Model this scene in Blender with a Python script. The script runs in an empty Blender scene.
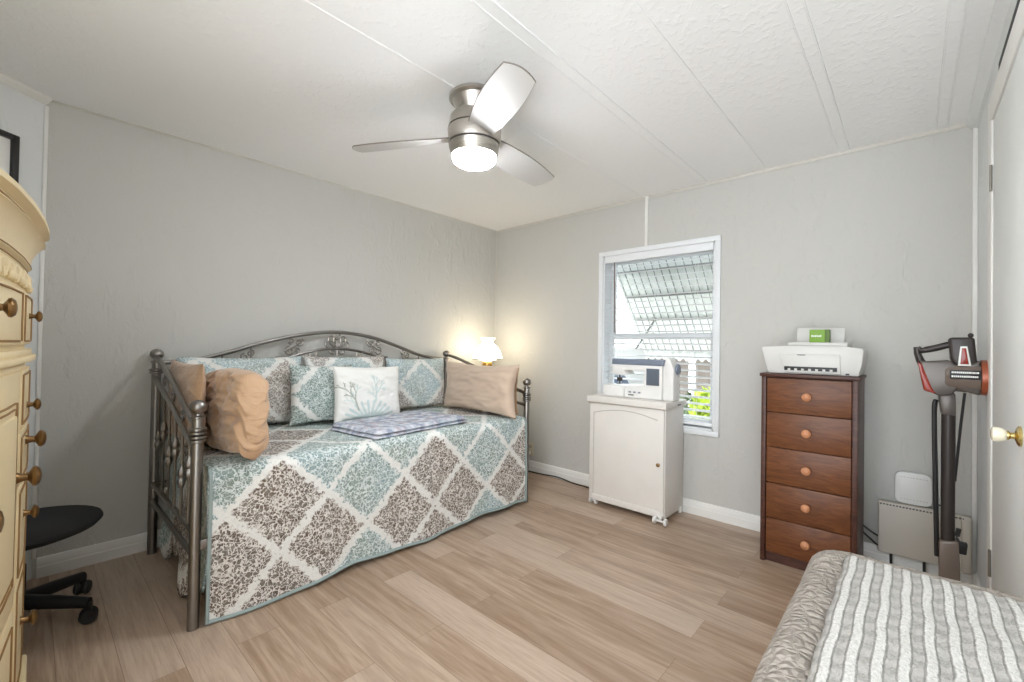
import bpy, bmesh, math, random
from mathutils import Vector, Matrix, noise
random.seed(7)
PI = math.pi
SC = bpy.context.scene
COL = SC.collection

# ------------------------------------------------------------------ camera, world, exposure
FPX, YAW, PITCH, ROLL, HC = 438.794, 0.739122, 0.0120388, 0.0168571, 1.12
F = Vector((math.cos(YAW)*math.cos(PITCH), math.sin(YAW)*math.cos(PITCH), math.sin(PITCH)))
R0 = Vector((math.sin(YAW), -math.cos(YAW), 0)); U0 = R0.cross(F)
RR = R0*math.cos(ROLL) + U0*math.sin(ROLL); UU = -R0*math.sin(ROLL) + U0*math.cos(ROLL)
cd = bpy.data.cameras.new('camera'); cam = bpy.data.objects.new('camera', cd); COL.objects.link(cam)
cam.matrix_world = Matrix(((RR.x, UU.x, -F.x, 0), (RR.y, UU.y, -F.y, 0), (RR.z, UU.z, -F.z, HC), (0, 0, 0, 1)))
cd.sensor_width = 36; cd.sensor_fit = 'HORIZONTAL'; cd.lens = FPX/1024*36; cd.clip_start = .02; cd.clip_end = 200
SC.camera = cam
w = bpy.data.worlds.new('world'); SC.world = w; w.use_nodes = True
bg = w.node_tree.nodes['Background']; wt = w.node_tree; wc = wt.nodes.new('ShaderNodeTexCoord'); ws = wt.nodes.new('ShaderNodeSeparateXYZ'); wr = wt.nodes.new('ShaderNodeValToRGB')   # cool daylight beyond the window, warmer towards the rest of the house
wt.links.new(wc.outputs['Generated'], ws.inputs[0]); wm = wt.nodes.new('ShaderNodeMapRange'); wm.inputs[1].default_value = -1; wm.inputs[2].default_value = 1
wt.links.new(ws.outputs[0], wm.inputs[0]); wt.links.new(wm.outputs[0], wr.inputs[0]); wt.links.new(wr.outputs[0], bg.inputs[0])
wr.color_ramp.elements[0].position = .35; wr.color_ramp.elements[0].color = (.83, .87, .91, 1); wr.color_ramp.elements[1].position = .65; wr.color_ramp.elements[1].color = (.90, .97, 1.04, 1)
bg.inputs[1].default_value = 2.0
SC.view_settings.view_transform = 'Standard'; SC.view_settings.look = 'None'
SC.view_settings.gamma = 1; SC.view_settings.use_curve_mapping = False
SC.view_settings.exposure = 1.88
LAMP_FAN, LAMP_TABLE = 31.0, 3.3
SC.cycles.use_denoising = True
SC.cycles.max_bounces = 8; SC.cycles.diffuse_bounces = 5; SC.cycles.transparent_max_bounces = 12
SC.cycles.sample_clamp_indirect = 6; SC.cycles.caustics_reflective = False; SC.cycles.caustics_refractive = False

# ------------------------------------------------------------------ materials
def lin(c):
    return tuple(((x/255)/12.92 if x/255 <= .04045 else ((x/255+.055)/1.055)**2.4) for x in c) + (1,)

class NT:
    """small wrapper round a material's node tree"""
    def __init__(s, name):
        s.m = bpy.data.materials.new(name); s.m.use_nodes = True
        s.t = s.m.node_tree; s.p = s.t.nodes['Principled BSDF']
    def n(s, typ, **kw):
        x = s.t.nodes.new(typ)
        for k, v in kw.items(): setattr(x, k, v)
        return x
    def l(s, a, b): s.t.links.new(a, b)
    def val(s, sock, v):
        if isinstance(v, (int, float, tuple)): sock.default_value = v
        else: s.l(v, sock)
    def math(s, op, a, b=None, c=None):
        x = s.n('ShaderNodeMath', operation=op); s.val(x.inputs[0], a)
        if b is not None: s.val(x.inputs[1], b)
        if c is not None: s.val(x.inputs[2], c)
        return x.outputs[0]
    def mix(s, f, a, b, typ='MIX'):
        x = s.n('ShaderNodeMix', data_type='RGBA', blend_type=typ); s.val(x.inputs[0], f); s.val(x.inputs[6], a); s.val(x.inputs[7], b)
        return x.outputs[2]
    def coord(s, kind='Object', scale=(1, 1, 1), rot=(0, 0, 0), loc=(0, 0, 0)):
        t = s.n('ShaderNodeTexCoord'); m = s.n('ShaderNodeMapping')
        m.inputs['Scale'].default_value = scale; m.inputs['Rotation'].default_value = rot; m.inputs['Location'].default_value = loc
        s.l(t.outputs[kind], m.inputs[0]); return m.outputs[0]
    def noise(s, vec, scale, detail=3, rough=.55, dist=0):
        x = s.n('ShaderNodeTexNoise'); s.l(vec, x.inputs['Vector']); x.inputs['Scale'].default_value = scale
        x.inputs['Detail'].default_value = detail; x.inputs['Roughness'].default_value = rough; x.inputs['Distortion'].default_value = dist
        return x.outputs['Fac'], x.outputs['Color']
    def voro(s, vec, scale, feature='F1'):
        x = s.n('ShaderNodeTexVoronoi', feature=feature); s.l(vec, x.inputs['Vector']); x.inputs['Scale'].default_value = scale
        return x
    def ramp(s, f, stops):
        x = s.n('ShaderNodeValToRGB'); s.l(f, x.inputs[0]); e = x.color_ramp.elements
        while len(e) < len(stops): e.new(.5)
        for i, (p, c) in enumerate(stops): e[i].position = p; e[i].color = c
        return x.outputs[0]
    def mr(s, f, a, b, c=0, d=1):
        x = s.n('ShaderNodeMapRange'); s.val(x.inputs[0], f)
        for i, v in enumerate((a, b, c, d)): x.inputs[i+1].default_value = v
        return x.outputs[0]
    def bump(s, h, strength, dist):
        b = s.n('ShaderNodeBump'); b.inputs['Strength'].default_value = strength; b.inputs['Distance'].default_value = dist
        s.l(h, b.inputs['Height']); s.l(b.outputs[0], s.p.inputs['Normal'])
    def set(s, col=None, rough=.5, metal=0, spec=None):
        if col is not None: s.val(s.p.inputs['Base Color'], col)
        s.val(s.p.inputs['Roughness'], rough); s.p.inputs['Metallic'].default_value = metal
        if spec is not None: s.p.inputs['Specular IOR Level'].default_value = spec
        return s.m

def plain(name, c, rough=.5, metal=0, var=.06, vs=6, bump=0, bs=60, bd=.002, spec=None):
    n = NT(name); v = n.coord(); base = lin(c)
    f, _ = n.noise(v, vs, 3)
    dk = tuple(x*(1-var) for x in base[:3])+(1,); lt = tuple(min(1, x*(1+var)) for x in base[:3])+(1,)
    col = n.mix(f, dk, lt)
    if bump:
        h, _ = n.noise(v, bs, 4); n.bump(h, bump, bd)
    return n.set(col, rough, metal, spec)

def m_wall(name, c):
    n = NT(name); v = n.coord(); b = lin(c)
    f, _ = n.noise(v, 1.3, 3); col = n.mix(f, tuple(x*.96 for x in b[:3])+(1,), tuple(x*1.03 for x in b[:3])+(1,))
    vx = n.coord(scale=(1, 1, .45))
    h1, _ = n.noise(vx, 14, 4, .6, .4); h = n.mr(h1, .52, .66)
    h2, _ = n.noise(v, 90, 2); hh = n.math('ADD', n.math('MULTIPLY', h, .6), n.math('MULTIPLY', h2, .25))
    n.bump(hh, .5, .007); return n.set(col, .75, 0, .25)

def m_ceiling():
    n = NT('ceiling_paint'); v = n.coord(); b = lin((246, 247, 247))
    f, _ = n.noise(v, .8, 2); col = n.mix(f, tuple(x*.97 for x in b[:3])+(1,), b)
    h1, _ = n.noise(v, 28, 4, .6, .5); h = n.mr(h1, .5, .7); n.bump(h, .3, .005)
    return n.set(col, .8, 0, .2)

def m_floor():
    n = NT('oak_plank_floor')
    v = n.coord('Object', rot=(0, 0, PI/2))       # plank length runs along world y
    br = n.n('ShaderNodeTexBrick'); 
    mp = n.coord('Object', rot=(0, 0, PI/2), loc=(.18, .985, 0))
    n.l(mp, br.inputs['Vector'])
    br.offset = .37; br.offset_frequency = 2; br.squash = 1
    br.inputs['Color1'].default_value = (0, 0, 0, 1); br.inputs['Color2'].default_value = (1, 1, 1, 1); br.inputs['Mortar'].default_value = (.5, .5, .5, 1)
    br.inputs['Scale'].default_value = 1; br.inputs['Mortar Size'].default_value = .0009; br.inputs['Mortar Smooth'].default_value = .2
    br.inputs['Brick Width'].default_value = 1.21; br.inputs['Row Height'].default_value = .152; br.inputs['Bias'].default_value = 0
    tone = br.outputs['Color']; mort = br.outputs['Fac']
    # grain stretched along the plank, shifted plank by plank
    sh = n.n('ShaderNodeVectorMath', operation='SCALE'); n.l(tone, sh.inputs[0]); sh.inputs['Scale'].default_value = 9
    ad = n.n('ShaderNodeVectorMath', operation='ADD'); 
    g0 = n.coord('Object', scale=(11, .8, 1)); n.l(g0, ad.inputs[0]); n.l(sh.outputs[0], ad.inputs[1])
    g1, _ = n.noise(ad.outputs[0], 2.2, 6, .62, 1.0)
    ad2 = n.n('ShaderNodeVectorMath', operation='ADD'); g2v = n.coord('Object', scale=(60, 3, 1)); n.l(g2v, ad2.inputs[0]); n.l(sh.outputs[0], ad2.inputs[1])
    g2, _ = n.noise(ad2.outputs[0], 2, 5, .7, .3)
    col = n.ramp(g1, [(.2, lin((128, 104, 84))), (.42, lin((158, 134, 112))), (.56, lin((178, 155, 134))), (.8, lin((196, 176, 157)))])
    tb = n.n('ShaderNodeSeparateColor'); n.l(tone, tb.inputs[0])
    col = n.mix(n.mr(tb.outputs[0], .35, 1, .0, .7), col, lin((194, 175, 158)))
    col = n.mix(n.mr(tb.outputs[0], 0, .35, .40, 0), col, lin((136, 112, 92)))
    col = n.mix(n.mr(g2, .45, .8, 0, .45), col, lin((122, 92, 70)))
    col = n.mix(n.math('MULTIPLY', mort, .75), col, lin((104, 80, 62)))
    h = n.math('SUBTRACT', n.math('MULTIPLY', g2, .15), mort); n.bump(h, .25, .0015)
    return n.set(col, n.mr(g2, .2, .8, .30, .46), 0, .45)

def m_dresser(name, dark):
    n = NT(name); v = n.coord(scale=(1, 2.2, 16)); g, _ = n.noise(v, 2.2, 6, .65, 2.4)
    v2 = n.coord(scale=(1, 6, 90)); g2, _ = n.noise(v2, 2, 3)
    a, b, c = ((78, 43, 22), (106, 62, 33), (126, 79, 45)) if not dark else ((58, 32, 24), (74, 43, 33), (90, 56, 43))
    col = n.ramp(g, [(.3, lin(a)), (.5, lin(b)), (.7, lin(c))])
    col = n.mix(n.mr(g2, .45, .75, 0, .4), col, lin(a))
    return n.set(col, .42, 0, .4)

def m_quilt(name, off=(0, 0), teal=(128, 152, 154), brown=(98, 86, 78), allteal=0.0, flake=52, pale=0.0, cell=.42):
    """patchwork of diamonds printed with leaf damask, uv in metres"""
    n = NT(name); tc = n.n('ShaderNodeTexCoord')
    sep = n.n('ShaderNodeSeparateXYZ'); n.l(tc.outputs['UV'], sep.inputs[0])
    x = n.math('SUBTRACT', sep.outputs[0], .54+off[0]); z = n.math('SUBTRACT', sep.outputs[1], .42+off[1])
    a = n.math('DIVIDE', n.math('ADD', x, z), cell); b = n.math('DIVIDE', n.math('SUBTRACT', x, z), cell)
    fa, fb = n.math('FLOOR', a), n.math('FLOOR', b); r = n.math('SUBTRACT', fb, fa)
    h = n.math('MULTIPLY', r, PI/2)
    f = n.math('ADD', n.math('SINE', h), n.math('MULTIPLY', n.math('COSINE', h), n.math('COSINE', n.math('MULTIPLY', fa, PI))))
    isb = n.mr(f, -.2, .2)
    if allteal: isb = n.math('MULTIPLY', isb, 1-allteal)
    ra, rb = n.math('FRACT', a), n.math('FRACT', b)
    da = n.math('MINIMUM', ra, n.math('SUBTRACT', 1, ra)); db = n.math('MINIMUM', rb, n.math('SUBTRACT', 1, rb))
    dm = n.math('MINIMUM', da, db)
    nz, nc = n.noise(tc.outputs['UV'], 38, 2, .6)
    mp = n.n('ShaderNodeMix', data_type='VECTOR'); mp.inputs[0].default_value = .045
    n.l(tc.outputs['UV'], mp.inputs[4]); n.l(nc, mp.inputs[5])
    vo = n.voro(mp.outputs[1], flake, 'DISTANCE_TO_EDGE'); vc = n.voro(mp.outputs[1], flake, 'F1')
    leaf = n.mr(vo.outputs['Distance'], .05, .12)
    fine, _ = n.noise(tc.outputs['UV'], 130, 2); leaf = n.math('MULTIPLY', leaf, n.mr(fine, .30, .46, .35, 1))
    cc = n.math('SQRT', n.math('ADD', n.math('POWER', n.math('SUBTRACT', ra, .5), 2.0), n.math('POWER', n.math('SUBTRACT', rb, .5), 2.0)))
    ring = n.math('LESS_THAN', n.math('ABSOLUTE', n.math('SUBTRACT', cc, .085)), .016)
    leaf = n.math('MULTIPLY', leaf, n.math('SUBTRACT', 1, n.math('MULTIPLY', ring, .7)))
    strip = n.mr(n.math('ADD', dm, n.math('MULTIPLY', n.math('SUBTRACT', nz, .5), .26)), .045, .070)   # 0 in the cream sashing
    leaf = n.math('MULTIPLY', leaf, n.mr(strip, 0, 1, .10, 1))
    if pale: leaf = n.math('MULTIPLY', leaf, 1-pale)
    big, _ = n.noise(tc.outputs['UV'], 3.1, 2)
    tl = n.mix(n.mr(big, .4, .62), lin(teal), lin((124, 138, 128))); bl = n.mix(n.mr(big, .38, .62), lin(brown), lin((98, 78, 62)))
    ink = n.mix(isb, tl, bl)
    hs = n.mix(n.mr(vc.outputs['Distance'], 0, .6, .25, 0), ink, lin((222, 226, 220)))
    ground = n.mix(isb, lin((216, 224, 223)), lin((222, 218, 212))); ground = n.mix(strip, lin((230, 230, 226)), ground)
    col = n.mix(leaf, ground, hs)
    q, _ = n.noise(tc.outputs['UV'], 55, 3, .6)
    n.bump(n.math('ADD', n.math('MULTIPLY', q, .8), n.math('MULTIPLY', leaf, .25)), .5, .008)
    return n.set(col, .9, 0, .15)

def m_fabric(name, c, sheen=0, rough=.85, wr=.5, scale=7, d=.02):
    n = NT(name); v = n.coord(); b = lin(c)
    f, _ = n.noise(v, 9, 3); col = n.mix(f, tuple(x*.95 for x in b[:3])+(1,), tuple(min(1, x*1.04) for x in b[:3])+(1,))
    wv = n.coord(scale=(1, 1, 2.0)); h, _ = n.noise(wv, scale, 3, .5, 1.2); fine, _ = n.noise(v, 400, 1)
    n.bump(n.math('ADD', h, n.math('MULTIPLY', fine, .02)), wr, d); 
    if sheen: n.p.inputs['Sheen Weight'].default_value = sheen
    return n.set(col, rough, 0, .3)

def m_attr(name, rough=.85):
    n = NT(name); a = n.n('ShaderNodeVertexColor'); a.layer_name = 'print'
    v = n.coord(); h, _ = n.noise(v, 160, 2); n.bump(h, .2, .002); return n.set(a.outputs[0], rough, 0, .2)

def m_throw():
    n = NT('striped_chenille'); tc = n.n('ShaderNodeTexCoord'); sep = n.n('ShaderNodeSeparateXYZ'); n.l(tc.outputs['UV'], sep.inputs[0])
    nz, _ = n.noise(tc.outputs['UV'], 60, 3)
    s = n.math('SINE', n.math('ADD', n.math('MULTIPLY', sep.outputs[1], 2*PI/.034), n.math('MULTIPLY', n.math('SUBTRACT', nz, .5), .9)))
    st = n.mr(s, -.25, .35)
    c = n.math('SINE', n.math('ADD', n.math('MULTIPLY', sep.outputs[0], 2*PI/.05), n.math('MULTIPLY', n.math('SUBTRACT', nz, .5), 5.0)))
    fine, _ = n.noise(tc.outputs['UV'], 150, 3, .7)
    g = n.mix(n.mr(c, -.5, .6), lin((168, 165, 160)), lin((192, 189, 184)))
    g = n.mix(n.mr(fine, .4, .62, 0, .5), g, lin((205, 203, 199)))
    wh = n.mix(n.mr(fine, .35, .65), lin((200, 198, 193)), lin((236, 234, 230)))
    col = n.mix(st, g, wh)
    n.bump(n.math('ADD', n.math('MULTIPLY', st, .7), n.math('MULTIPLY', fine, .8)), .9, .012)
    return n.set(col, .95, 0, .1)

def m_coverlet():
    n = NT('matelasse_cotton'); tc = n.n('ShaderNodeTexCoord'); b = lin((168, 160, 151))
    nz, nc = n.noise(tc.outputs['UV'], 9, 3)
    mp = n.n('ShaderNodeMix', data_type='VECTOR'); mp.inputs[0].default_value = .05; n.l(tc.outputs['UV'], mp.inputs[4]); n.l(nc, mp.inputs[5])
    vo = n.voro(mp.outputs[1], 46, 'DISTANCE_TO_EDGE'); e = n.mr(vo.outputs['Distance'], 0, .3)
    f, _ = n.noise(tc.outputs['UV'], 60, 3)
    col = n.mix(f, tuple(x*.93 for x in b[:3])+(1,), tuple(x*1.04 for x in b[:3])+(1,))
    n.bump(n.math('ADD', n.math('MULTIPLY', e, .6), n.math('MULTIPLY', f, .7)), .8, .016); return n.set(col, .92, 0, .1)

def m_folded():
    n = NT('lavender_blue_print'); tc = n.n('ShaderNodeTexCoord')
    nz, nc = n.noise(tc.outputs['UV'], 16, 3); vo = n.voro(tc.outputs['UV'], 26)
    col = n.mix(n.mr(nz, .42, .58), lin((214, 216, 222)), lin((150, 158, 178))); col = n.mix(n.mr(vo.outputs['Distance'], .2, .5, .75, 0), col, lin((186, 200, 208)))
    sep = n.n('ShaderNodeSeparateColor'); n.l(nc, sep.inputs[0]); col = n.mix(n.mr(sep.outputs[1], .5, .68, 0, .7), col, lin((168, 152, 158)))
    h, _ = n.noise(tc.outputs['UV'], 40, 3); n.bump(h, .5, .006); return n.set(col, .9, 0, .1)

def m_glow(name, c, strength, tint=None):
    n = NT(name); v = n.coord(); f, _ = n.noise(v, 4, 1)
    col = n.mix(f, lin(c), lin(c)); n.val(n.p.inputs['Emission Color'], col); n.p.inputs['Emission Strength'].default_value = strength
    return n.set(lin(tint or (245, 240, 230)), .4)

def m_awning():
    n = NT('awning_sheet'); v = n.coord(); sep = n.n('ShaderNodeSeparateXYZ'); n.l(v, sep.inputs[0])
    f = n.math('FRACT', n.math('DIVIDE', sep.outputs[1], .062)); ln = n.mr(f, .05, .09, 1, 0)
    nz, _ = n.noise(v, 7, 3); col = n.mix(nz, lin((226, 228, 224)), lin((240, 240, 236)))
    return n.set(n.mix(ln, col, lin((128, 132, 130))), .45)

def m_glass():
    n = NT('window_glass'); tr = n.n('ShaderNodeBsdfTransparent'); gl = n.n('ShaderNodeBsdfGlossy'); gl.inputs['Roughness'].default_value = .02
    f = n.n('ShaderNodeFresnel'); f.inputs[0].default_value = 1.3
    v = n.coord(); nz, _ = n.noise(v, 2, 1); tr.inputs[0].default_value = (.96, .98, .98, 1)
    mx = n.n('ShaderNodeMixShader'); n.l(n.math('MULTIPLY', f.outputs[0], .6), mx.inputs[0]); n.l(tr.outputs[0], mx.inputs[1]); n.l(gl.outputs[0], mx.inputs[2])
    n.l(mx.outputs[0], n.t.nodes['Material Output'].inputs[0]); return n.m

def m_brushed(name, c, rough=.35):
    n = NT(name); v = n.coord(scale=(2, 2, 60)); f, _ = n.noise(v, 4, 3)
    b = lin(c); col = n.mix(f, tuple(x*.85 for x in b[:3])+(1,), b); return n.set(col, n.mr(f, .3, .7, rough-.08, rough+.08), 1)

M = dict(
    wall=m_wall('wall_paint', (198, 197, 192)), wall_w=m_wall('white_wall_panel', (222, 224, 224)), ceiling=m_ceiling(), floor=m_floor(),
    white=plain('white_trim_paint', (231, 230, 226), .45), strip=plain('greige_strip_paint', (205, 202, 194), .5), batten=plain('ceiling_batten_paint', (228, 229, 229), .7),
    dark=plain('dark_gap', (62, 64, 64), .9, bump=.6, bs=90, bd=.01, var=.4, vs=40), door=plain('door_paint', (226, 228, 226), .4, bump=.1, bs=30),
    pewter=m_brushed('pewter_metal', (148, 144, 139), .36), quilt=m_quilt('patchwork_quilt'),
    sham=m_quilt('patchwork_sham', flake=60, pale=.2, brown=(118, 116, 122), teal=(132, 166, 176)), sham_g=m_quilt('green_sham', off=(.06, .08), teal=(122, 144, 138), allteal=1.0, flake=64, cell=.44),
    bind=plain('teal_binding', (150, 164, 164), .9), mattress=plain('mattress_ticking', (222, 220, 214), .9),
    tan=m_fabric('tan_satin', (192, 158, 126), .3, .5, .45, 9, .03), beige=m_fabric('beige_satin', (202, 180, 160), .2, .55, .3, 5, .02), print=m_attr('coral_print_cotton'),
    folded=m_folded(), cream_hem=plain('pale_pillow_hem', (226, 224, 224), .8),
    shade=m_glow('lamp_shade_glass', (255, 238, 205), LAMP_TABLE, (250, 244, 230)), brass=plain('brass', (190, 150, 84), .3, 1), tablewood=plain('side_table_wood', (120, 84, 56), .5),
    nickel=m_brushed('brushed_nickel', (196, 190, 182), .33), nickel_d=plain('dark_slot', (70, 66, 62), .6), blade=plain('fan_blade_silver', (196, 195, 192), .5, .1), blade_edge=plain('fan_blade_edge', (120, 112, 104), .5), dome=m_glow('fan_light_glass', (246, 249, 255), LAMP_FAN, (250, 246, 238)),
    cab=plain('white_laminate', (224, 220, 214), .4), cab_line=plain('laminate_groove', (172, 166, 158), .6), plastic=plain('white_plastic', (232, 231, 228), .35), printer=plain('pale_grey_plastic', (206, 205, 201), .4), screen=plain('grey_screen', (98, 106, 118), .2), slate=plain('slate_blue_plastic', (120, 130, 146), .35),
    black=plain('black_plastic', (26, 26, 28), .45), blackf=plain('black_fabric', (24, 24, 26), .85, bump=.3, bs=200), 
    wood=m_dresser('reddish_oak_laminate', False), wood_d=m_dresser('dark_oak_laminate', True), peach=plain('peach_wood_knob', (196, 136, 98), .35), groove=plain('dark_wood_groove', (60, 30, 18), .7),
    green=plain('green_card', (118, 158, 52), .5), green_d=plain('dark_green_card', (84, 112, 44), .5), print_w=plain('white_ink', (238, 240, 236), .6), ink=plain('grey_ink', (120, 120, 122), .6),
    vac=plain('graphite_plastic', (92, 86, 82), .35, .3), vac_d=plain('dark_graphite_plastic', (52, 46, 44), .4, .2), vac_dim=plain('smoky_plastic', (112, 100, 92), .25), red=plain('red_clear_plastic', (142, 46, 34), .2), orange=plain('copper_orange_plastic', (156, 82, 54), .3, .2), 
    heater=plain('warm_grey_enamel', (190, 183, 172), .45), router=plain('white_router_plastic', (230, 230, 228), .4),
    cream=plain('antique_cream_paint', (233, 215, 174), .42, var=.08, vs=5), glaze=plain('brown_glaze', (146, 112, 66), .6), antique=plain('antique_brass', (134, 104, 68), .32, .9),
    frame=plain('black_picture_frame', (40, 38, 40), .4), mat=plain('picture_mat', (232, 232, 228), .8), art=plain('grey_picture_print', (150, 156, 160), .7, var=.5, vs=8),
    coverlet=m_coverlet(), throw=m_throw(), glass=m_glass(), slat=plain('white_blind_slat', (232, 234, 236), .45), vinyl=plain('white_vinyl', (228, 231, 233), .4), wand=plain('brown_wand', (108, 84, 70), .5),
    awning=m_awning(), alu=plain('white_aluminium', (232, 233, 230), .45), alu_d=plain('grey_aluminium', (142, 142, 138), .5), siding=plain('white_siding', (226, 226, 222), .6), tanwall=plain('brown_grey_wall', (128, 118, 110), .8), roofm=plain('pale_roof_sheet', (205, 206, 206), .5), 
    ground=plain('concrete_drive', (176, 172, 164), .9), leaf=plain('yellow_green_leaf', (170, 190, 60), .6, var=.4, vs=9), leaf_d=plain('dark_leaf', (62, 80, 44), .7, var=.4, vs=9), car=plain('blue_grey_car_paint', (84, 98, 122), .3), carglass=plain('dark_car_glass', (40, 48, 58), .15), ivory=plain('ivory_outlet_plastic', (206, 198, 176), .4), crystal=plain('ivory_glass_knob', (232, 224, 200), .12), chrome=plain('bright_brass', (206, 182, 120), .22, 1), hinge=plain('steel_hinge', (150, 146, 138), .4, .8),
)

# ------------------------------------------------------------------ mesh building
class MB:
    def __init__(s): s.bm = bmesh.new(); s.uv = s.bm.loops.layers.uv.new('UVMap')
    def box(s, lo, hi, bev=0, seg=2, Mx=None):
        t = bmesh.new(); bmesh.ops.create_cube(t, size=1)
        for v in t.verts: v.co = Vector([(lo[i]+hi[i])/2 + v.co[i]*(hi[i]-lo[i]) for i in range(3)])
        if bev: bmesh.ops.bevel(t, geom=t.edges[:], offset=bev, segments=seg, profile=.5, affect='EDGES', clamp_overlap=True)
        return s.merge(t, Mx)
    def merge(s, t, Mx=None):
        mp = {}
        for v in t.verts: mp[v] = s.bm.verts.new(Mx @ v.co if Mx else v.co)
        ul = t.loops.layers.uv.active
        for f in t.faces:
            try: nf = s.bm.faces.new([mp[v] for v in f.verts])
            except ValueError: continue
            if ul:
                for a, b in zip(nf.loops, f.loops): a[s.uv].uv = b[ul].uv
        t.free(); return s
    def ring(s, c, x, y, r, n):
        return [s.bm.verts.new(c + x*(r*math.cos(2*PI*i/n)) + y*(r*math.sin(2*PI*i/n))) for i in range(n)]
    def skin(s, rings, cap=True, loop=False):
        n = len(rings[0]); m = len(rings)
        for k in range(m if loop else m-1):
            a, b = rings[k], rings[(k+1) % m]
            for i in range(n): s.bm.faces.new((a[i], a[(i+1) % n], b[(i+1) % n], b[i]))
        if cap and not loop: s.bm.faces.new(rings[0][::-1]); s.bm.faces.new(rings[-1])
        return s
    def tube(s, pts, r, n=8, loop=False, cap=True):
        P = [Vector(p) for p in pts]; m = len(P); rings = []; up = None
        for i, p in enumerate(P):
            if loop: t = P[(i+1) % m]-P[i-1]
            else: t = P[min(i+1, m-1)]-P[max(i-1, 0)]
            t.normalize()
            if up is None:
                up = Vector((0, 0, 1)) if abs(t.z) < .9 else Vector((1, 0, 0))
            x = up.cross(t); 
            if x.length < 1e-4: x = Vector((1, 0, 0)).cross(t)
            x.normalize(); y = t.cross(x); up = y
            rings.append(s.ring(p, x, y, r[i] if isinstance(r, (list, tuple)) else r, n))
        return s.skin(rings, cap, loop)
    def cyl(s, p0, p1, r0, r1=None, n=16): return s.tube([p0, p1], [r0, r0 if r1 is None else r1], n)
    def lathe(s, prof, c=(0, 0, 0), ax=(0, 0, 1), n=24, fn=None):
        ax = Vector(ax).normalized(); x = ax.orthogonal().normalized(); y = ax.cross(x); c = Vector(c); rings = []
        for r, z in prof:
            rings.append([s.bm.verts.new(c + ax*z + (x*math.cos(2*PI*i/n)+y*math.sin(2*PI*i/n))*max(r, 1e-4)*(fn(i/n, r, z) if fn else 1)) for i in range(n)])
        return s.skin(rings, True)
    def prism(s, outline, d0, d1, axis='x', bev=0, seg=2, Mx=None):
        """outline in the two other axes, in order, extruded from d0 to d1 along the axis"""
        def P(p, d): return {'x': (d, p[0], p[1]), 'y': (p[0], d, p[1]), 'z': (p[0], p[1], d)}[axis]
        t = bmesh.new(); a = [t.verts.new(P(p, d0)) for p in outline]; b = [t.verts.new(P(p, d1)) for p in outline]; n = len(a)
        t.faces.new(a); t.faces.new(b[::-1])
        for i in range(n): t.faces.new((a[i], b[i], b[(i+1) % n], a[(i+1) % n]))
        bmesh.ops.recalc_face_normals(t, faces=t.faces[:])
        if bev: bmesh.ops.bevel(t, geom=t.edges[:], offset=bev, segments=seg, profile=.5, affect='EDGES', clamp_overlap=True)
        return s.merge(t, Mx)
    def grid(s, fn, nu, nv, uvf=None, Mx=None, flip=False):
        t = bmesh.new(); ul = t.loops.layers.uv.new('UVMap'); V = [[t.verts.new(fn(i/nu, j/nv)) for j in range(nv+1)] for i in range(nu+1)]
        for i in range(nu):
            for j in range(nv):
                q = [(i, j), (i+1, j), (i+1, j+1), (i, j+1)]
                if flip: q = q[::-1]
                f = t.faces.new([V[a][b] for a, b in q])
                if uvf:
                    for lp, (a, b) in zip(f.loops, q): lp[ul].uv = uvf(a/nu, b/nv)
        return s.merge(t, Mx)
    def ball(s, c, r, sc=(1, 1, 1), n=16):
        t = bmesh.new(); bmesh.ops.create_uvsphere(t, u_segments=n, v_segments=max(6, n*2//3), radius=1)
        for v in t.verts: v.co = Vector(c) + Vector((v.co.x*r*sc[0], v.co.y*r*sc[1], v.co.z*r*sc[2]))
        return s.merge(t)
    def build(s, name, mat, parent=None, sharp=38, weld=0, solid=0, fix=True):
        if weld: bmesh.ops.remove_doubles(s.bm, verts=s.bm.verts[:], dist=weld)
        if fix: bmesh.ops.recalc_face_normals(s.bm, faces=s.bm.faces[:])
        if parent is not None:
            o0 = Vector((0, 0, 0)); q = parent
            while q is not None: o0 += q.location; q = q.parent
            for v in s.bm.verts: v.co -= o0
        me = bpy.data.meshes.new(name); s.bm.to_mesh(me); s.bm.free()
        me.polygons.foreach_set('use_smooth', [True]*len(me.polygons)); me.set_sharp_from_angle(angle=math.radians(sharp))
        me.materials.append(mat); o = bpy.data.objects.new(name, me); COL.objects.link(o)
        if parent is not None: o.parent = parent
        if solid:
            md = o.modifiers.new('thick', 'SOLIDIFY'); md.thickness = solid; md.offset = -1
        return o

def thing(name, label, cat, loc=(0, 0, 0), group=None):
    o = bpy.data.objects.new(name, None); COL.objects.link(o); o.location = loc; o.empty_display_size = .1
    o['label'] = label; o['category'] = cat
    if group: o['group'] = group
    return o
def tag(o, label, cat, group=None):
    o['label'] = label; o['category'] = cat
    if group: o['group'] = group
    return o
def struct(o): o['kind'] = 'structure'; return o
def look(o, label): o['label'] = label; return o
def BX(name, lo, hi, mat, parent=None, bev=0, seg=2): return MB().box(lo, hi, bev, seg).build(name, mat, parent)
def spline(pts, n=8):
    P = [Vector(p) for p in pts]; out = []
    for i in range(len(P)-1):
        a, b, c, d = P[max(i-1, 0)], P[i], P[i+1], P[min(i+2, len(P)-1)]
        for k in range(n):
            t = k/n; out.append(.5*((2*b)+(c-a)*t+(2*a-5*b+4*c-d)*t*t+(3*b-a-3*c+d)*t**3))
    out.append(P[-1]); return out
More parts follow.
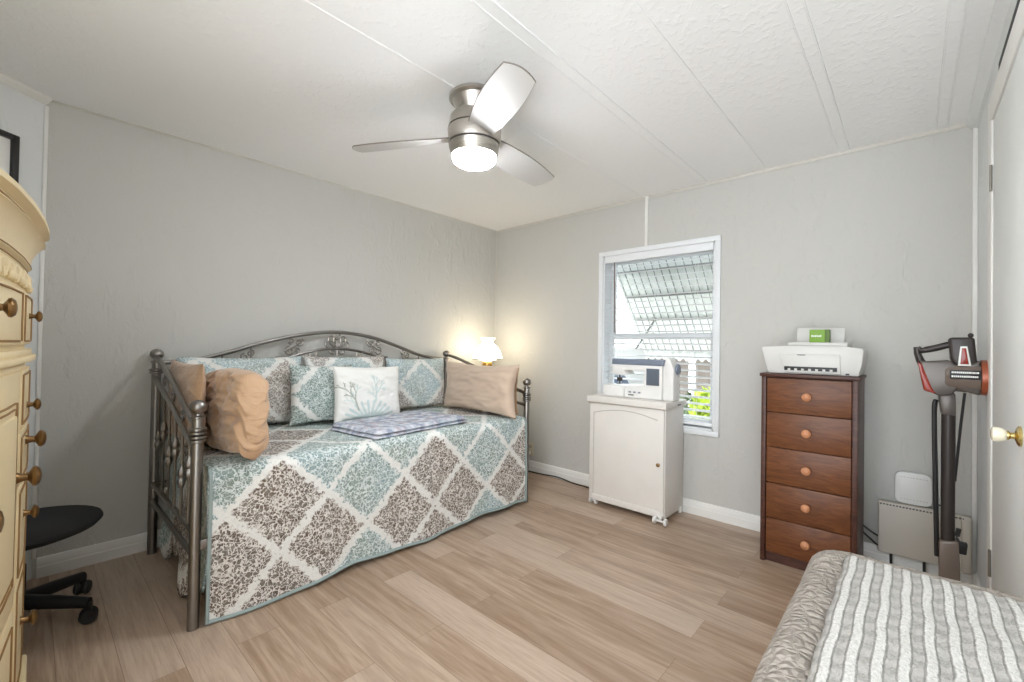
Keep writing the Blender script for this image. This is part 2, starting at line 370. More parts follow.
def spiral(c, r0, r1, a0, turns, plane='xz', d=0, n=22):
    out = []
    for i in range(n+1):
        t = i/n; r = r0+(r1-r0)*t; a = a0+turns*2*PI*t; p = (c[0]+r*math.cos(a), c[1]+r*math.sin(a))
        out.append((p[0], d, p[1]) if plane == 'xz' else (d, p[0], p[1]))
    return out

# ------------------------------------------------------------------ room shell
XC, YC, H, YR = 3.0705, 3.0246, 2.2512, -.2313
BX0, BY0 = -.80, -1.05
struct(BX('floor', (BX0, BY0, -.1), (XC+.15, YC+.12, 0), M['floor']))
struct(BX('ceiling', (BX0, BY0, H), (XC+.15, YC+.12, H+.1), M['ceiling']))
struct(BX('wall_left', (-.62, YC, 0), (XC+.15, YC+.12, H), M['wall']))
WY0, WY1, WZ0, WZ1 = .972, 1.822, .577, 1.845
b = MB()
b.box((XC, YR-.1, 0), (XC+.15, WY0, H)); b.box((XC, WY1, 0), (XC+.15, YC, H)); b.box((XC, WY0, 0), (XC+.15, WY1, WZ0)); b.box((XC, WY0, WZ1), (XC+.15, WY1, H))
struct(b.build('wall_back', M['wall']))
DX0, DX1, DZ = 1.77, 2.43, 2.005
b = MB(); b.box((DX1, YR-.1, 0), (XC, YR, H)); b.box((1.66, YR-.1, 0), (DX0, YR, H)); b.box((DX0, YR-.1, DZ), (DX1, YR, H))
struct(b.build('wall_right', M['wall_w']))
struct(BX('wall_near', (BX0, BY0-.1, 0), (1.72, BY0, H), M['wall']))
struct(BX('wall_alcove', (1.66, BY0, 0), (1.72, YR-.1, H), M['wall']))
C = Vector((.026, YC, 0)); W = Vector((-.768, -.64, 0)); NN = Vector((.64, -.768, 0))
E = C+W*.75
struct(MB().prism([(C.x, C.y), (E.x, E.y), (E.x-.1, E.y+.08), (C.x-.12, C.y+.06), (C.x, C.y+.06)], 0, H, 'z').build('wall_corner', M['wall_w']))
struct(BX('wall_side', (E.x-.12, 1.1, 0), (E.x, E.y+.02, H), M['wall_w']))

def strip(name, a, bb, n2, prof, mat):
    """profile strip (out, z) run along a floor line a to b, standing out along n2"""
    a, bb, n2 = Vector(a), Vector(bb), Vector(n2); mb = MB()
    r = [[mb.bm.verts.new(p + n2*o + Vector((0, 0, z))) for o, z in prof] for p in (a, bb)]
    mb.skin(r); return struct(mb.build(name, mat, sharp=25))
BB = [(0, 0), (.016, 0), (.016, .048), (.013, .054), (.013, .074), (.007, .088), (0, .092)]
strip('baseboard_left', (.04, YC, 0), (XC, YC, 0), (0, -1, 0), BB, M['white'])
strip('baseboard_back', (XC, YR, 0), (XC, YC, 0), (-1, 0, 0), BB, M['white'])
strip('baseboard_right', (2.56, YR, 0), (XC, YR, 0), (0, 1, 0), BB, M['white'])
CR = [(0, -.014), (.006, -.014), (.016, -.004), (.016, 0), (0, 0)]
strip('trim_1', (C.x, YC, H), (XC, YC, H), (0, -1, 0), [(0, -.008), (.008, -.004), (.008, 0), (0, 0)], M['strip'])
strip('trim_2', (XC, YR, H), (XC, YC, H), (-1, 0, 0), [(0, -.018), (.006, -.018), (.006, 0), (0, 0)], M['strip'])
strip('trim_3', tuple(C+Vector((0, 0, H))), tuple(E+Vector((0, 0, H))), tuple(NN), [(0, -.03), (.012, -.026), (.03, -.01), (.03, 0), (0, 0)], M['white'])
strip('trim_4', (1.66, YR, H), (XC, YR, H), (0, 1, 0), [(0, -.05), (.012, -.046), (.04, -.012), (.04, 0), (0, 0)], M['wall_w'])
# corner posts and strips
struct(MB().box((-.004, -.010, .09), (.011, .004, H-.035), .004, Mx=Matrix.Translation(C)).build('trim_5', M['white']))
struct(BX('trim_6', (XC-.035, YR, 0), (XC, YR+.018, H-.01), M['white'], bev=.004))
struct(BX('trim_7', (XC-.007, YC-.007, .09), (XC, YC, H), M['strip']))
# ceiling battens, two thin edges each
k = 8
for y, wd in ((1.49, .012), (1.045, .05), (.675, .012), (.285, .045), (-.105, .04)):
    mb = MB(); mb.box((BX0, y-wd/2, H-.002), (XC, y+wd/2, H+.001), .0008, 1)
    if wd > .02:
        for e in (-1, 1): mb.box((BX0, y+e*wd/2-.003, H-.004), (XC, y+e*wd/2+.003, H+.001), .001, 1)
    struct(mb.build('trim_%d' % k, M['ceiling'])); k += 1
# raceway from window to ceiling
struct(BX('trim_%d' % k, (XC-.014, 1.449, 1.878), (XC, 1.471, H), M['white'], bev=.003)); k += 1
# rough dark gap above the closet casing
struct(BX('trim_%d' % k, (1.66, YR-.002, 2.125), (2.32, YR+.006, 2.165), M['dark'], bev=.002)); k += 1

# closet door
struct(BX('closet_light_block', (1.70, YR-.14, 0), (2.55, YR-.10, H), M['dark']))  # unseen dark panel added so no light leaks through the door gap
casing = MB(); cw = .10
casing.box((DX1, YR, 0), (DX1+cw, YR+.013, DZ+cw), .004); casing.box((DX0-cw, YR, 0), (DX0, YR+.013, DZ+cw), .004); casing.box((DX0-cw, YR, DZ), (DX1+cw, YR+.0135, DZ+cw), .004)
struct(casing.build('trim_%d' % k, M['white'])); k += 1
d1 = struct(BX('door_1', (DX0+.004, YR-.036, .012), (DX1-.006, YR+.008, DZ-.005), M['door'], bev=.003))
for z in (.34, 1.785):
    h = MB(); h.cyl((DX1+.001, YR+.0135, z-.05), (DX1+.001, YR+.0135, z+.05), .0045, n=10)
    h.build('hinge', M['hinge'], d1)
kx, kz = 1.842, .895
kb = MB().lathe([(.028, 0), (.028, .004), (.022, .008), (.009, .012), (.009, .020), (.013, .023), (.013, .027)], (kx, YR+.008, kz), (0, 1, 0)).build('knob', M['chrome'], d1)
look(kb, 'bright brass door knob with ivory grip')
MB().lathe([(.011, .026), (.015, .028), (.019, .036), (.021, .046), (.020, .054), (.012, .057)], (kx, YR+.008, kz), (0, 1, 0), 12).build('grip', M['crystal'], kb)

# window
wn = MB(); g = .036
for lo, hi in (((XC-.014, WY0-g, WZ0-g), (XC, WY0, WZ1+g)), ((XC-.014, WY1, WZ0-g), (XC, WY1+g, WZ1+g)), ((XC-.015, WY0-g, WZ1), (XC, WY1+g, WZ1+g)), ((XC-.015, WY0-g, WZ0-g), (XC, WY1+g, WZ0))): wn.box(lo, hi, .004)
for lo, hi in (((XC, WY0, WZ0), (XC+.15, WY0+.012, WZ1)), ((XC, WY1-.012, WZ0), (XC+.15, WY1, WZ1)), ((XC, WY0, WZ0), (XC+.15, WY1, WZ0+.012)), ((XC, WY0, WZ1-.012), (XC+.15, WY1, WZ1))): wn.box(lo, hi)
win = struct(wn.build('window_1', M['vinyl']))
fy0, fy1, fz0, fz1 = WY0+.012, WY1-.012, WZ0+.012, WZ1-.012
for nm, z0, z1, x in (('upper_sash', 1.19, fz1, XC+.105), ('lower_sash', fz0, 1.235, XC+.078)):
    s = MB(); q = .04
    s.box((x, fy0, z0), (x+.026, fy0+q, z1), .003); s.box((x, fy1-q, z0), (x+.026, fy1, z1), .003); s.box((x, fy0+q, z0), (x+.026, fy1-q, z0+.045), .003); s.box((x, fy0+q, z1-.045), (x+.026, fy1-q, z1), .003)
    so = s.build(nm, M['vinyl'], win)
    BX('pane', (x+.011, fy0+q-.004, z0+.04), (x+.015, fy1-q+.004, z1-.04), M['glass'], so)

# ------------------------------------------------------------------ window blind
bl = thing('window_blind', 'white horizontal slat blind hanging open in the window', 'blind', (XC+.03, (WY0+WY1)/2, 1.80))
by0, by1 = WY0+.016, WY1-.016
BX('valance', (XC-.004, by0-.002, 1.790), (XC+.006, by1+.002, 1.841), M['slat'], bl, .003)
BX('head_rail', (XC+.010, by0, 1.795), (XC+.055, by1, 1.841), M['slat'], bl, .003)
sl = MB(); z = .655; ta = math.radians(-9)
while z < 1.78:
    Mx = Matrix.Translation((XC+.040, 0, z)) @ Matrix.Rotation(ta, 4, 'Y')
    sl.prism([(-.025, -.0018), (-.012, .0004), (.012, .0004), (.025, -.0018), (.025, .0014), (.012, .0036), (-.012, .0036), (-.025, .0014)], by0+.004, by1-.004, 'y', Mx=Mx); z += .0455
sl.build('slats', M['slat'], bl, sharp=20)
BX('bottom_rail', (XC+.015, by0+.002, .600), (XC+.065, by1-.002, .622), M['slat'], bl, .003)
for y in (by0+.12, (by0+by1)/2, by1-.12):
    lc = MB()
    for x in (.014, .066): lc.cyl((XC+x, y, .61), (XC+x, y, 1.80), .0011, n=5)
    lc.build('ladder_cord', M['slat'], bl)
look(MB().cyl((XC+.006, 1.728, 1.79), (XC+.006, 1.722, 1.24), .0045, n=8).build('wand', M['wand'], bl), 'brown tilt wand')

# ------------------------------------------------------------------ outside the window
aw = thing('awning', 'white corrugated aluminium awning sloping down outside the window', 'awning', (3.24, 1.08, 1.9))
ax0, ax1, ay0, ay1 = 3.235, 3.86, .30, 1.835
aN = Vector((1.16, 0, 1)).normalized()
def awz(x): return 1.92-(x-3.15)*1.16
def awf(u, v):
    y = ay0+(ay1-ay0)*u; x = ax0+(ax1-ax0)*v; ph = (y % .062)/.062
    h = .011 if ph < .42 else (0 if .5 < ph < .92 else (.011*(1-(ph-.42)/.08) if ph <= .5 else .011*(ph-.92)/.08))
    return Vector((x, y, awz(x)))+aN*h
mb = MB(); mb.grid(awf, 300, 3); mb.build('sheet', M['awning'], aw, solid=.002, fix=False)
for x in (3.297, 3.459, 3.618):
    p = Vector((x, 0, awz(x)))-aN*.012
    rb = MB(); rb.box((p.x-.010, ay0+.02, p.z-.008), (p.x+.010, ay1-.02, p.z+.008), .002); rb.build('rib', M['alu_d'], aw)
eb = MB()
p0, p1 = Vector((ax0, ay1, awz(ax0))), Vector((ax1, ay1, awz(ax1)))
eb.tube([p0, p1], .012, 6); eb.build('edge_rail', M['alu'], aw)
va = MB()
va.grid(lambda u, v: Vector((ax1+.003*math.sin(u*200), ay0+(ay1-ay0)*u, awz(ax1)+.012-v*(.085+.012*math.cos(u*2*PI*24)))), 192, 2); va.build('valance', M['alu'], aw, solid=.002, fix=False)
for y in (1.62, .55): MB().tube([(3.245, y, 1.12), (3.60, y, awz(3.60)-.02)], .009, 8).build('brace', M['alu_d'], aw)

struct(BX('ground', (3.22, -9, -.75), (22, 14, -.65), M['ground']))
nh = thing('neighbour_house', 'white sided house with a brown grey carport wall behind the awning', 'house', (8.5, 4, -.65))
BX('siding_wall', (8.4, 3.6, -.65), (9.5, 9.5, 1.9), M['siding'], nh)
BX('carport_wall', (7.6, -3.0, -.65), (7.8, 3.62, 1.22), M['tanwall'], nh)
BX('roof', (6.6, -3.2, 1.22), (9.9, 9.8, 1.34), M['roofm'], nh, .02)
BX('fascia', (6.56, -3.2, 1.14), (6.62, 9.8, 1.34), M['siding'], nh, .01)
BX('house_window', (8.37, 5.6, .2), (8.41, 6.5, 1.0), M['carglass'], nh)
for y in (2.42, -1.0): BX('post', (6.62, y-.04, -.65), (6.70, y+.04, 1.14), M['siding'], nh, .008)
cr = thing('car', 'dark blue car parked under the neighbour carport', 'car', (6.9, 4.3, -.65))
cb = MB(); cb.prism([(3.5, -.45), (5.3, -.45), (5.3, .05), (5.05, .12), (4.75, .62), (3.95, .62), (3.65, .12), (3.5, .1)], 6.75, 7.5, 'x', .04); cb.build('body', M['car'], cr)
cg = MB(); cg.prism([(3.74, .14), (4.97, .14), (4.72, .56), (3.98, .56)], 6.735, 6.76, 'x', .01); cg.build('side_glass', M['carglass'], cr)
for y in (3.85, 4.95): MB().cyl((6.72, y, -.45), (6.9, y, -.45), .2, n=20).build('wheel', M['black'], cr)
def bush(name, label, c, r, n, mat, seed):
    rd = random.Random(seed); t = thing(name, label, 'bush', (c[0], c[1], -.65)); lf = MB()
    for i in range(n):
        d = Vector((rd.gauss(0, 1), rd.gauss(0, 1), rd.gauss(0, 1))).normalized()*r*rd.uniform(.55, 1); p = Vector(c)+Vector((d.x, d.y, d.z*1.15))
        s = rd.uniform(.04, .075); a = Vector((rd.uniform(-1, 1), rd.uniform(-1, 1), rd.uniform(-.6, 1))).normalized(); x = a.orthogonal().normalized(); y = a.cross(x)
        q = [lf.bm.verts.new(p+v) for v in (-x*s, y*s*.42, x*s, -y*s*.42)]; lf.bm.faces.new(q)
    lf.build('foliage', mat, t, fix=False)
    st = MB()
    for i in range(5): st.tube([(c[0]+.03*i-.06, c[1], -.65), (c[0]+rd.uniform(-.25, .25)*r, c[1]+rd.uniform(-.4, .4)*r, c[2])], [.015, .006], 6)
    st.build('stem', M['wand'], t)
bush('shrub', 'yellow green shrub outside the lower window corner', (4.5, 1.44, .52), .20, 700, M['leaf'], 3)
bush('shrub', 'dark green shrub behind the yellow green one', (5.7, 1.95, .12), .42, 900, M['leaf_d'], 5)

# ------------------------------------------------------------------ daybed
DB = thing('daybed', 'pewter metal daybed with arched scrolled back against the wall', 'daybed', (1.44, 2.5, 0))
XL, XR, YF, YB = .448, 2.435, 2.065, 2.952
def post(x, y, top, bands, name='post'):
    r = .0205
    p = MB(); p.lathe([(r, 0), (r, top-.075), (r*.95, top-.07)], (x, y, 0), n=16); po = p.build(name, M['pewter'], DB)
    for z in bands: MB().lathe([(r, -.012), (r+.009, -.008), (r+.009, 0), (r+.003, .003), (r+.010, .006), (r+.010, .014), (r, .018)], (x, y, z), n=16).build('collar', M['pewter'], po)
    MB().lathe([(r*.9, 0), (.026, .004), (.026, .010), (.013, .014), (.012, .020), (.024, .028), (.031, .043), (.029, .058), (.018, .070), (.003, .075)], (x, y, top-.075), n=18).build('finial', M['pewter'], po)
    return po
post(XL, YF, .89, (.765, .735)); post(XR, YF, .89, (.765, .735)); post(XL+.004, YB, 1.075, (.955,)); post(XR-.03, YB, 1.075, (.955,))
# back: outer arch, inner arch, scrolls, spindles
OA = [(XL, 1.0), (.60, 1.012), (.778, 1.056), (.947, 1.112), (1.183, 1.170), (1.435, 1.197), (1.69, 1.170), (1.90, 1.112), (2.08, 1.052), (2.24, 1.016), (XR-.03, 1.005)]
bk = MB(); bk.tube([(v.x, YB, v.y) for v in spline([(a, c, 0) for a, c in OA], 6)], .0125, 8); back = bk.build('back_rail', M['pewter'], DB)
IA = [(1.04, 1.022), (1.10, 1.020), (1.19, 1.046), (1.31, 1.073), (1.435, 1.083), (1.56, 1.073), (1.68, 1.046), (1.77, 1.020), (1.83, 1.022)]
bi = MB(); bi.tube([(v.x, YB, v.y) for v in spline([(a, c, 0) for a, c in IA], 6)], .009, 8); bi.build('inner_arch', M['pewter'], DB)
rr = .0048
def scroll(pts, loop=False): MB().tube(pts, rr, 6, loop=loop).build('scroll', M['pewter'], DB)
for a, L in ((90, .098), (52, .088), (128, .088), (14, .085), (166, .085)):       # central loops
    a = math.radians(a); d = Vector((math.cos(a), 0, math.sin(a))); e = Vector((-math.sin(a), 0, math.cos(a)))
    base = Vector((1.435, YB, 1.095)); scroll([base + d*(L*.5*(1-math.cos(t))) + e*(.026*math.sin(t)) for t in [2*PI*i/20 for i in range(20)]], True)
for s in (-1, 1):
    scroll(spiral((1.435+s*.030, 1.060), .022, .008, PI/2, -s*1.1, d=YB))
    cx = 1.435+s*.285
    scroll(spiral((cx-s*.03, 1.122), .030, .007, PI/2+s*.6, s*1.3, d=YB)); scroll(spiral((cx+s*.02, 1.128), .020, .006, -PI/2, s*1.2, d=YB))
    scroll(spiral((cx+s*.03, 1.065), .032, .007, PI/2, -s*1.3, d=YB)); scroll(spiral((cx-s*.015, 1.068), .022, .006, -PI/2, -s*1.2, d=YB))
    scroll(spline([(cx-s*.058, YB, 1.14), (cx-s*.01, YB, 1.10), (cx+s*.062, YB, 1.06)], 6))
    cx = 1.435+s*.555
    scroll(spiral((cx-s*.016, 1.052), .022, .006, PI/2, s*1.2, d=YB)); scroll(spiral((cx+s*.016, 1.030), .022, .006, PI/2, -s*1.2, d=YB))
def arch_z(x, pts):
    for (a, c), (d, e) in zip(pts, pts[1:]):
        if a <= x <= d: return c+(e-c)*(x-a)/(d-a)
    return 1.0
for x in (.60, .75, .90, 1.05, 1.245, 1.29, 1.435, 1.58, 1.625, 1.82, 1.97, 2.12, 2.27):
    zt = arch_z(x, IA) if 1.04 < x < 1.83 else arch_z(x, OA)
    MB().cyl((x, YB, .36), (x, YB, zt), .0055, n=6).build('back_spindle', M['pewter'], DB)
lr = MB(); lr.tube([(XL, YB, .36), (XR-.03, YB, .36)], .012, 8); lr.build('back_lower_rail', M['pewter'], DB)
# arms
def arm(x):
    A1 = [(2.95, 1.035), (2.84, 1.015), (2.725, .984), (2.494, .917), (2.293, .846), (2.16, .805), (2.065, .785)]
    A2 = [(2.95, .925), (2.837, .892), (2.66, .848), (2.481, .800), (2.30, .742), (2.192, .714), (2.065, .698)]
    for nm, A in (('top_rail', A1), ('second_rail', A2)):
        MB().tube([(x, v.x, v.y) for v in spline([(a, c, 0) for a, c in A], 5)], .0125 if A is A1 else .0115, 8).build('arm_'+nm, M['pewter'], DB)
    for z in (.365, .275): MB().tube([(x, 2.95, z), (x, 2.065, z)], .0115, 8).build('arm_lower_rail', M['pewter'], DB)
    for i, y in enumerate((2.83, 2.70, 2.57, 2.44, 2.31, 2.18)):
        zt = arch_z(y, A2[::-1])
        sp = MB(); sp.cyl((x, y, .365), (x, y, zt), .006, n=6)
        zc = (.365+zt)/2+(.06 if i % 2 else -.02)
        sp.lathe([(.006, -.05), (.012, -.034), (.017, -.014), (.010, 0), (.017, .014), (.012, .034), (.006, .05)], (x, y, zc), n=8)
        sp.build('arm_spindle', M['pewter'], DB)
    for i in range(3):
        y = 2.72-.2*i; zz = (arch_z(y, A1[::-1])+arch_z(y, A2[::-1]))/2
        MB().tube([(x, p[1], p[2]) for p in spiral((y, zz), .036, .010, PI/2, 1.2, 'yz', x)], .0048, 6).build('arm_scroll', M['pewter'], DB)
arm(XL); arm(XR-.012)
fr = MB(); fr.box((XL, YF-.012, .30), (XR, YF+.008, .34), .004); fr.box((XL+.01, YB-.02, .30), (XR-.03, YB, .34), .004)
for x in (.8, 1.2, 1.6, 2.0): fr.box((x-.015, YF, .318), (x+.015, YB, .33))
fr.build('deck_frame', M['pewter'], DB)
tag(BX('mattress', (.535, 2.125, .342), (2.345, 2.86, .592), M['mattress'], bev=.045, seg=4), 'mattress lying on the daybed under the patchwork quilt', 'mattress')

# quilt: front drop, top and end flaps
QY, QT, QX0, QX1 = 2.035, .617, .490, 2.392
def qpath(s):      # s: arc length from the hem up and over
    r = .055; zf = QT-r; L1 = zf-.02; L2 = L1+r*PI/2
    if s < L1: return QY, .02+s
    if s < L2: a = (s-L1)/r; return QY+r*(1-math.cos(a)), zf+r*math.sin(a)
    return QY+r+(s-L2), QT
QL = .542+.0864+(2.90-QY-.055)
def qf(u, v):
    s = v*QL; x = QX0+(QX1-QX0)*u; y, z = qpath(s)
    dn = max(0, 1-s/.55); wv = .010*math.sin(x*9+.5)+.007*math.sin(x*21+1)
    y -= dn*(.006+wv*.9); 
    z += dn*dn*(.012*x-.012+.008*math.sin(x*7)) + (.006*noise.noise((x*5, s*6, 1)))
    if s < .5: y += -.004*noise.noise((x*12, s*9, 3))
    return Vector((x, y, z))
qm = MB(); qm.grid(qf, 150, 90, lambda u, v: (QX0+(QX1-QX0)*u, .02+v*QL-.02*0))
def flap(xe, sg):
    def f(u, v):   # u along y, v down
        y = 2.075+(2.86-2.075)*u; hem = .10+.05*math.sin(y*13)+.03*math.sin(y*29); z = (QT-.004)-(QT-hem)*v
        out = .012*min(1, v*6)-.012 + max(0, .25-z)*.24*(.6+.5*math.sin(y*13+1.2)) + .005*math.sin(y*19+v*2)
        return Vector((xe+sg*out, y, z))
    qm.grid(f, 60, 24, lambda u, v: (.5-.5*v, .63+.8*u))
flap(QX0+.004, -1); flap(QX1-.004, 1)
q = qm.build('patchwork_quilt', M['quilt'], fix=False, solid=.007, sharp=60)
tag(q, 'patchwork quilt of brown and teal damask diamonds draped over the daybed', 'quilt')
hm = [qf(i/80, 0) for i in range(81)]; mb = MB(); mb.tube([p+Vector((0, -.001, .003)) for p in hm], .008, 6)
mb.tube([qf(.0, j/60)+Vector((-.001, -.004, 0)) for j in range(0, 26)], .007, 6); mb.tube([qf(1, j/60)+Vector((.001, -.004, 0)) for j in range(0, 26)], .007, 6)
mb.build('binding', M['bind'], q)

# pillows ---------------------------------------------------------------------------------------
def pillow(name, wd, ht, th, mat, Mx, uv0=(0, 0), uvs=1.0, wr=.004, n=36, pw=.42, seed=0, pinch=.06, rnd=0, parent=None, color=None):
    """soft pillow, wide along local x, tall along local z, face towards local -y"""
    t = MB()
    def f(sg):
        def g(u, v):
            a, b = 2*u-1, 2*v-1
            x = a*wd/2*(1-pinch*(1-b*b)*a*a)*math.sqrt(1-rnd*b*b*.5); z = b*ht/2*(1-pinch*(1-a*a)*b*b)*math.sqrt(1-rnd*a*a*.5)
            k = max(0, (1-a**4)*(1-b**4)); y = sg*th/2*k**pw
            e = min(1, k*3)
            y += sg*wr*e*(noise.noise((a*3+seed, b*4, seed))+.6*noise.noise((a*8, b*8+seed, seed+5)))*2
            return Vector((x, y, z))
        return g
    uvf = lambda u, v: (uv0[0]+(u-.5)*wd*uvs, uv0[1]+(v-.5)*ht*uvs)
    t.grid(f(-1), n, n, uvf, Mx); t.grid(f(1), n, n, uvf, Mx, flip=True)
    o = t.build(name, mat, parent, weld=.0004, sharp=70)
    return o
def place(c, yaw=0, tilt=0, roll=0):
    return Matrix.Translation(c) @ Matrix.Rotation(yaw, 4, 'Z') @ Matrix.Rotation(tilt, 4, 'X') @ Matrix.Rotation(roll, 4, 'Y')
GP = 'patchwork shams along the daybed back'
tag(pillow('sham_pillow', .64, .41, .12, M['sham'], place((.84, 2.845, .832), 0, -.08), (.545, .42), 1.0, seed=1), 'wide patchwork sham with crossing cream bands beside the tan pillows', 'pillow', GP)
tag(pillow('sham_pillow', .58, .41, .12, M['sham'], place((1.46, 2.848, .834), 0, -.08), (1.17, .75), 1.0, seed=2), 'patchwork sham directly behind the white coral pillow', 'pillow', GP)
tag(pillow('sham_pillow', .54, .39, .12, M['sham'], place((2.035, 2.848, .824), 0, -.08), (1.16, .44), 1.0, seed=3), 'patchwork sham beside the plump beige pillow and table lamp', 'pillow', GP)
tag(pillow('throw_pillow', .40, .36, .10, M['sham_g'], place((1.235, 2.72, .806), .03, -.10, .02), (.60, .28), 1.0, seed=4), 'square grey green damask pillow half behind the white coral pillow', 'pillow')
# coral printed pillow
cp = pillow('throw_pillow', .47, .35, .11, M['print'], place((1.475, 2.592, .803), .03, -.12, .02), seed=6, n=110, wr=.003)
tag(cp, 'white cushion printed with grey green coral branches', 'pillow')
rd = random.Random(5); segs = []
def branch(p, a, L, wd_, dep):
    q = (p[0]+L*math.cos(a), p[1]+L*math.sin(a)); segs.append((p, q, wd_))
    if dep:
        branch(q, a+rd.uniform(.1, .35), L*.78, wd_*.85, dep-1); branch(q, a-rd.uniform(.3, .7), L*.62, wd_*.8, dep-1)
        if dep > 2: branch(((p[0]+q[0])/2, (p[1]+q[1])/2), a+rd.uniform(.5, .9), L*.55, wd_*.8, dep-2)
branch((-.10, -.10), 1.9, .065, .0058, 4); branch((.02, -.06), 1.5, .055, .006, 4); segs0 = len(segs)
for i in range(12):
    a = PI*(.02+i*.085); segs.append(((-.02+.15*math.cos(a)*.2, -.17), (-.02+.17*math.cos(a), -.17+.12*math.sin(a)), .010))
me = cp.data; ca = me.color_attributes.new('print', 'FLOAT_COLOR', 'POINT'); inv = place((1.475, 2.592, .803), .03, -.12, .02).inverted()
base, c1, c2 = lin((232, 232, 228)), lin((164, 170, 158)), lin((198, 212, 210))
for i, v in enumerate(me.vertices):
    p = inv @ v.co; col = base
    if p.y < 0.005:
        for si, (a, bq, wd_) in enumerate(segs):
            dx, dz = bq[0]-a[0], bq[1]-a[1]; L2 = dx*dx+dz*dz; t = max(0, min(1, ((p.x-a[0])*dx+(p.z-a[1])*dz)/L2)) if L2 else 0
            if math.hypot(p.x-a[0]-t*dx, p.z-a[1]-t*dz) < wd_*.85: col = c1 if si < 24 else c2; break
    ca.data[i].color = col
def droop(o):
    for v in o.data.vertices:
        k = max(0, min(1, (2.30-v.co.y)/.2)); k *= min(1, max(0, (v.co.z-.64)/.06)) if v.co.y > 2.03 else 1
        ph = v.co.z*95+2.2*noise.noise((v.co.x*9, v.co.y*9, v.co.z*7)); d = .0075*k*math.sin(ph)
        v.co.x += d*.8; v.co.y -= abs(d)*.5
        if v.co.y < 2.03: v.co.z -= 1.5*(2.03-v.co.y)
    return o
# tan satin pillows leaning on the near arm
tag(pillow('bed_pillow', .60, .39, .065, M['tan'], place((.503, 2.555, .828), PI/2, 0, 0), seed=11, wr=.004), 'tan satin bed pillow leaning on the metal arm by the wall', 'pillow')
tag(droop(pillow('bed_pillow', .73, .385, .14, M['tan'], place((.628, 2.325, .809), PI/2, .02, .05), seed=15, wr=.010, pw=.34, rnd=.6, pinch=.02, n=60)), 'crumpled tan satin pillow bulging over the daybed front corner', 'pillow')
# beige pillows on the far arm
tag(pillow('bed_pillow', .82, .375, .13, M['beige'], place((2.268, 2.40, .808), -PI/2-.03, -.07), seed=21, wr=.006, pinch=.13), 'smooth beige satin pillow leaning on the arm by the lamp', 'pillow')
tag(pillow('bed_pillow', .72, .34, .045, M['tan'], place((2.376, 2.45, .797), -PI/2, -.02), seed=23, wr=.004), 'tan pillow squeezed behind the smooth beige one at the lamp end', 'pillow')

# folded throw on the quilt
fo = thing('folded_throw', 'folded lavender blue printed coverlet lying flat on the daybed', 'blanket', (1.6, 2.4, QT+.005))
rot = Matrix.Translation((1.555, 2.315, 0)) @ Matrix.Rotation(.12, 4, 'Z')
for i, (a, z0) in enumerate(((.365, QT+.008), (.355, QT+.028))):
    def ff(u, v, a=a, z0=z0): 
        x, y = (2*u-1)*a, (2*v-1)*.215; e = min(1, (1-abs(2*u-1))*14)**.5*min(1, (1-abs(2*v-1))*10)**.5
        return Vector((x, y, z0+.018*e+.003*noise.noise((x*8, y*8, i))))
    mb = MB(); mb.grid(ff, 40, 26, lambda u, v: (u*.8, v*.5), rot); mb.grid(lambda u, v, z0=z0, a=a: Vector(((2*u-1)*a, (2*v-1)*.215, z0-.001)), 4, 3, lambda u, v: (u*.8, v*.5), rot, flip=True)
    mb.build('fold', M['folded'], fo, weld=.002, sharp=70)

# ------------------------------------------------------------------ corner table and lamp
TB = thing('side_table', 'small round wooden side table in the corner behind the daybed', 'table', (2.715, 2.755, 0))
MB().lathe([(.19, .595), (.20, .60), (.20, .615), (.19, .62)], (2.715, 2.755, 0), n=32).build('table_top', M['tablewood'], TB)
MB().lathe([(.03, .04), (.025, .3), (.035, .55), (.05, .595)], (2.715, 2.755, 0)).build('pedestal', M['tablewood'], TB)
for k_ in range(3):
    a = k_*2*PI/3+.4; MB().tube([(2.715, 2.755, .08), (2.715+.1*math.cos(a), 2.755+.1*math.sin(a), .05), (2.715+.17*math.cos(a), 2.755+.17*math.sin(a), .012)], .012, 8).build('leg', M['tablewood'], TB)
LX, LY = 2.705, 2.755
LP = thing('table_lamp', 'lit brass table lamp with ruffled glass dome shade in the corner', 'lamp', (LX, LY, .62))
MB().lathe([(.07, .642), (.07, .652), (.03, .662), (.016, .685), (.016, .86), (.03, .90), (.042, .935), (.046, .965), (.040, .992), (.022, 1.0), (.020, 1.015)], (LX, LY, -.012)).build('base', M['brass'], LP)
sh = MB()
def ruf(u, r, z): return 1+(.10*math.cos(u*2*PI*10) if z > 1.185 else 0)
sh.lathe([(.034, 1.002), (.126, 1.018), (.130, 1.024), (.126, 1.045), (.112, 1.085), (.085, 1.125), (.056, 1.15), (.046, 1.165), (.050, 1.18), (.064, 1.198), (.060, 1.200), (.040, 1.18)], (LX, LY, -.012), n=60, fn=ruf); sh.build('lamp_shade', M['shade'], LP, sharp=60)
MB().lathe([(.131, 1.014), (.134, 1.019), (.131, 1.024), (.125, 1.019), (.131, 1.014)], (LX, LY, -.012), n=40).build('shade_rim', M['pewter'], LP)

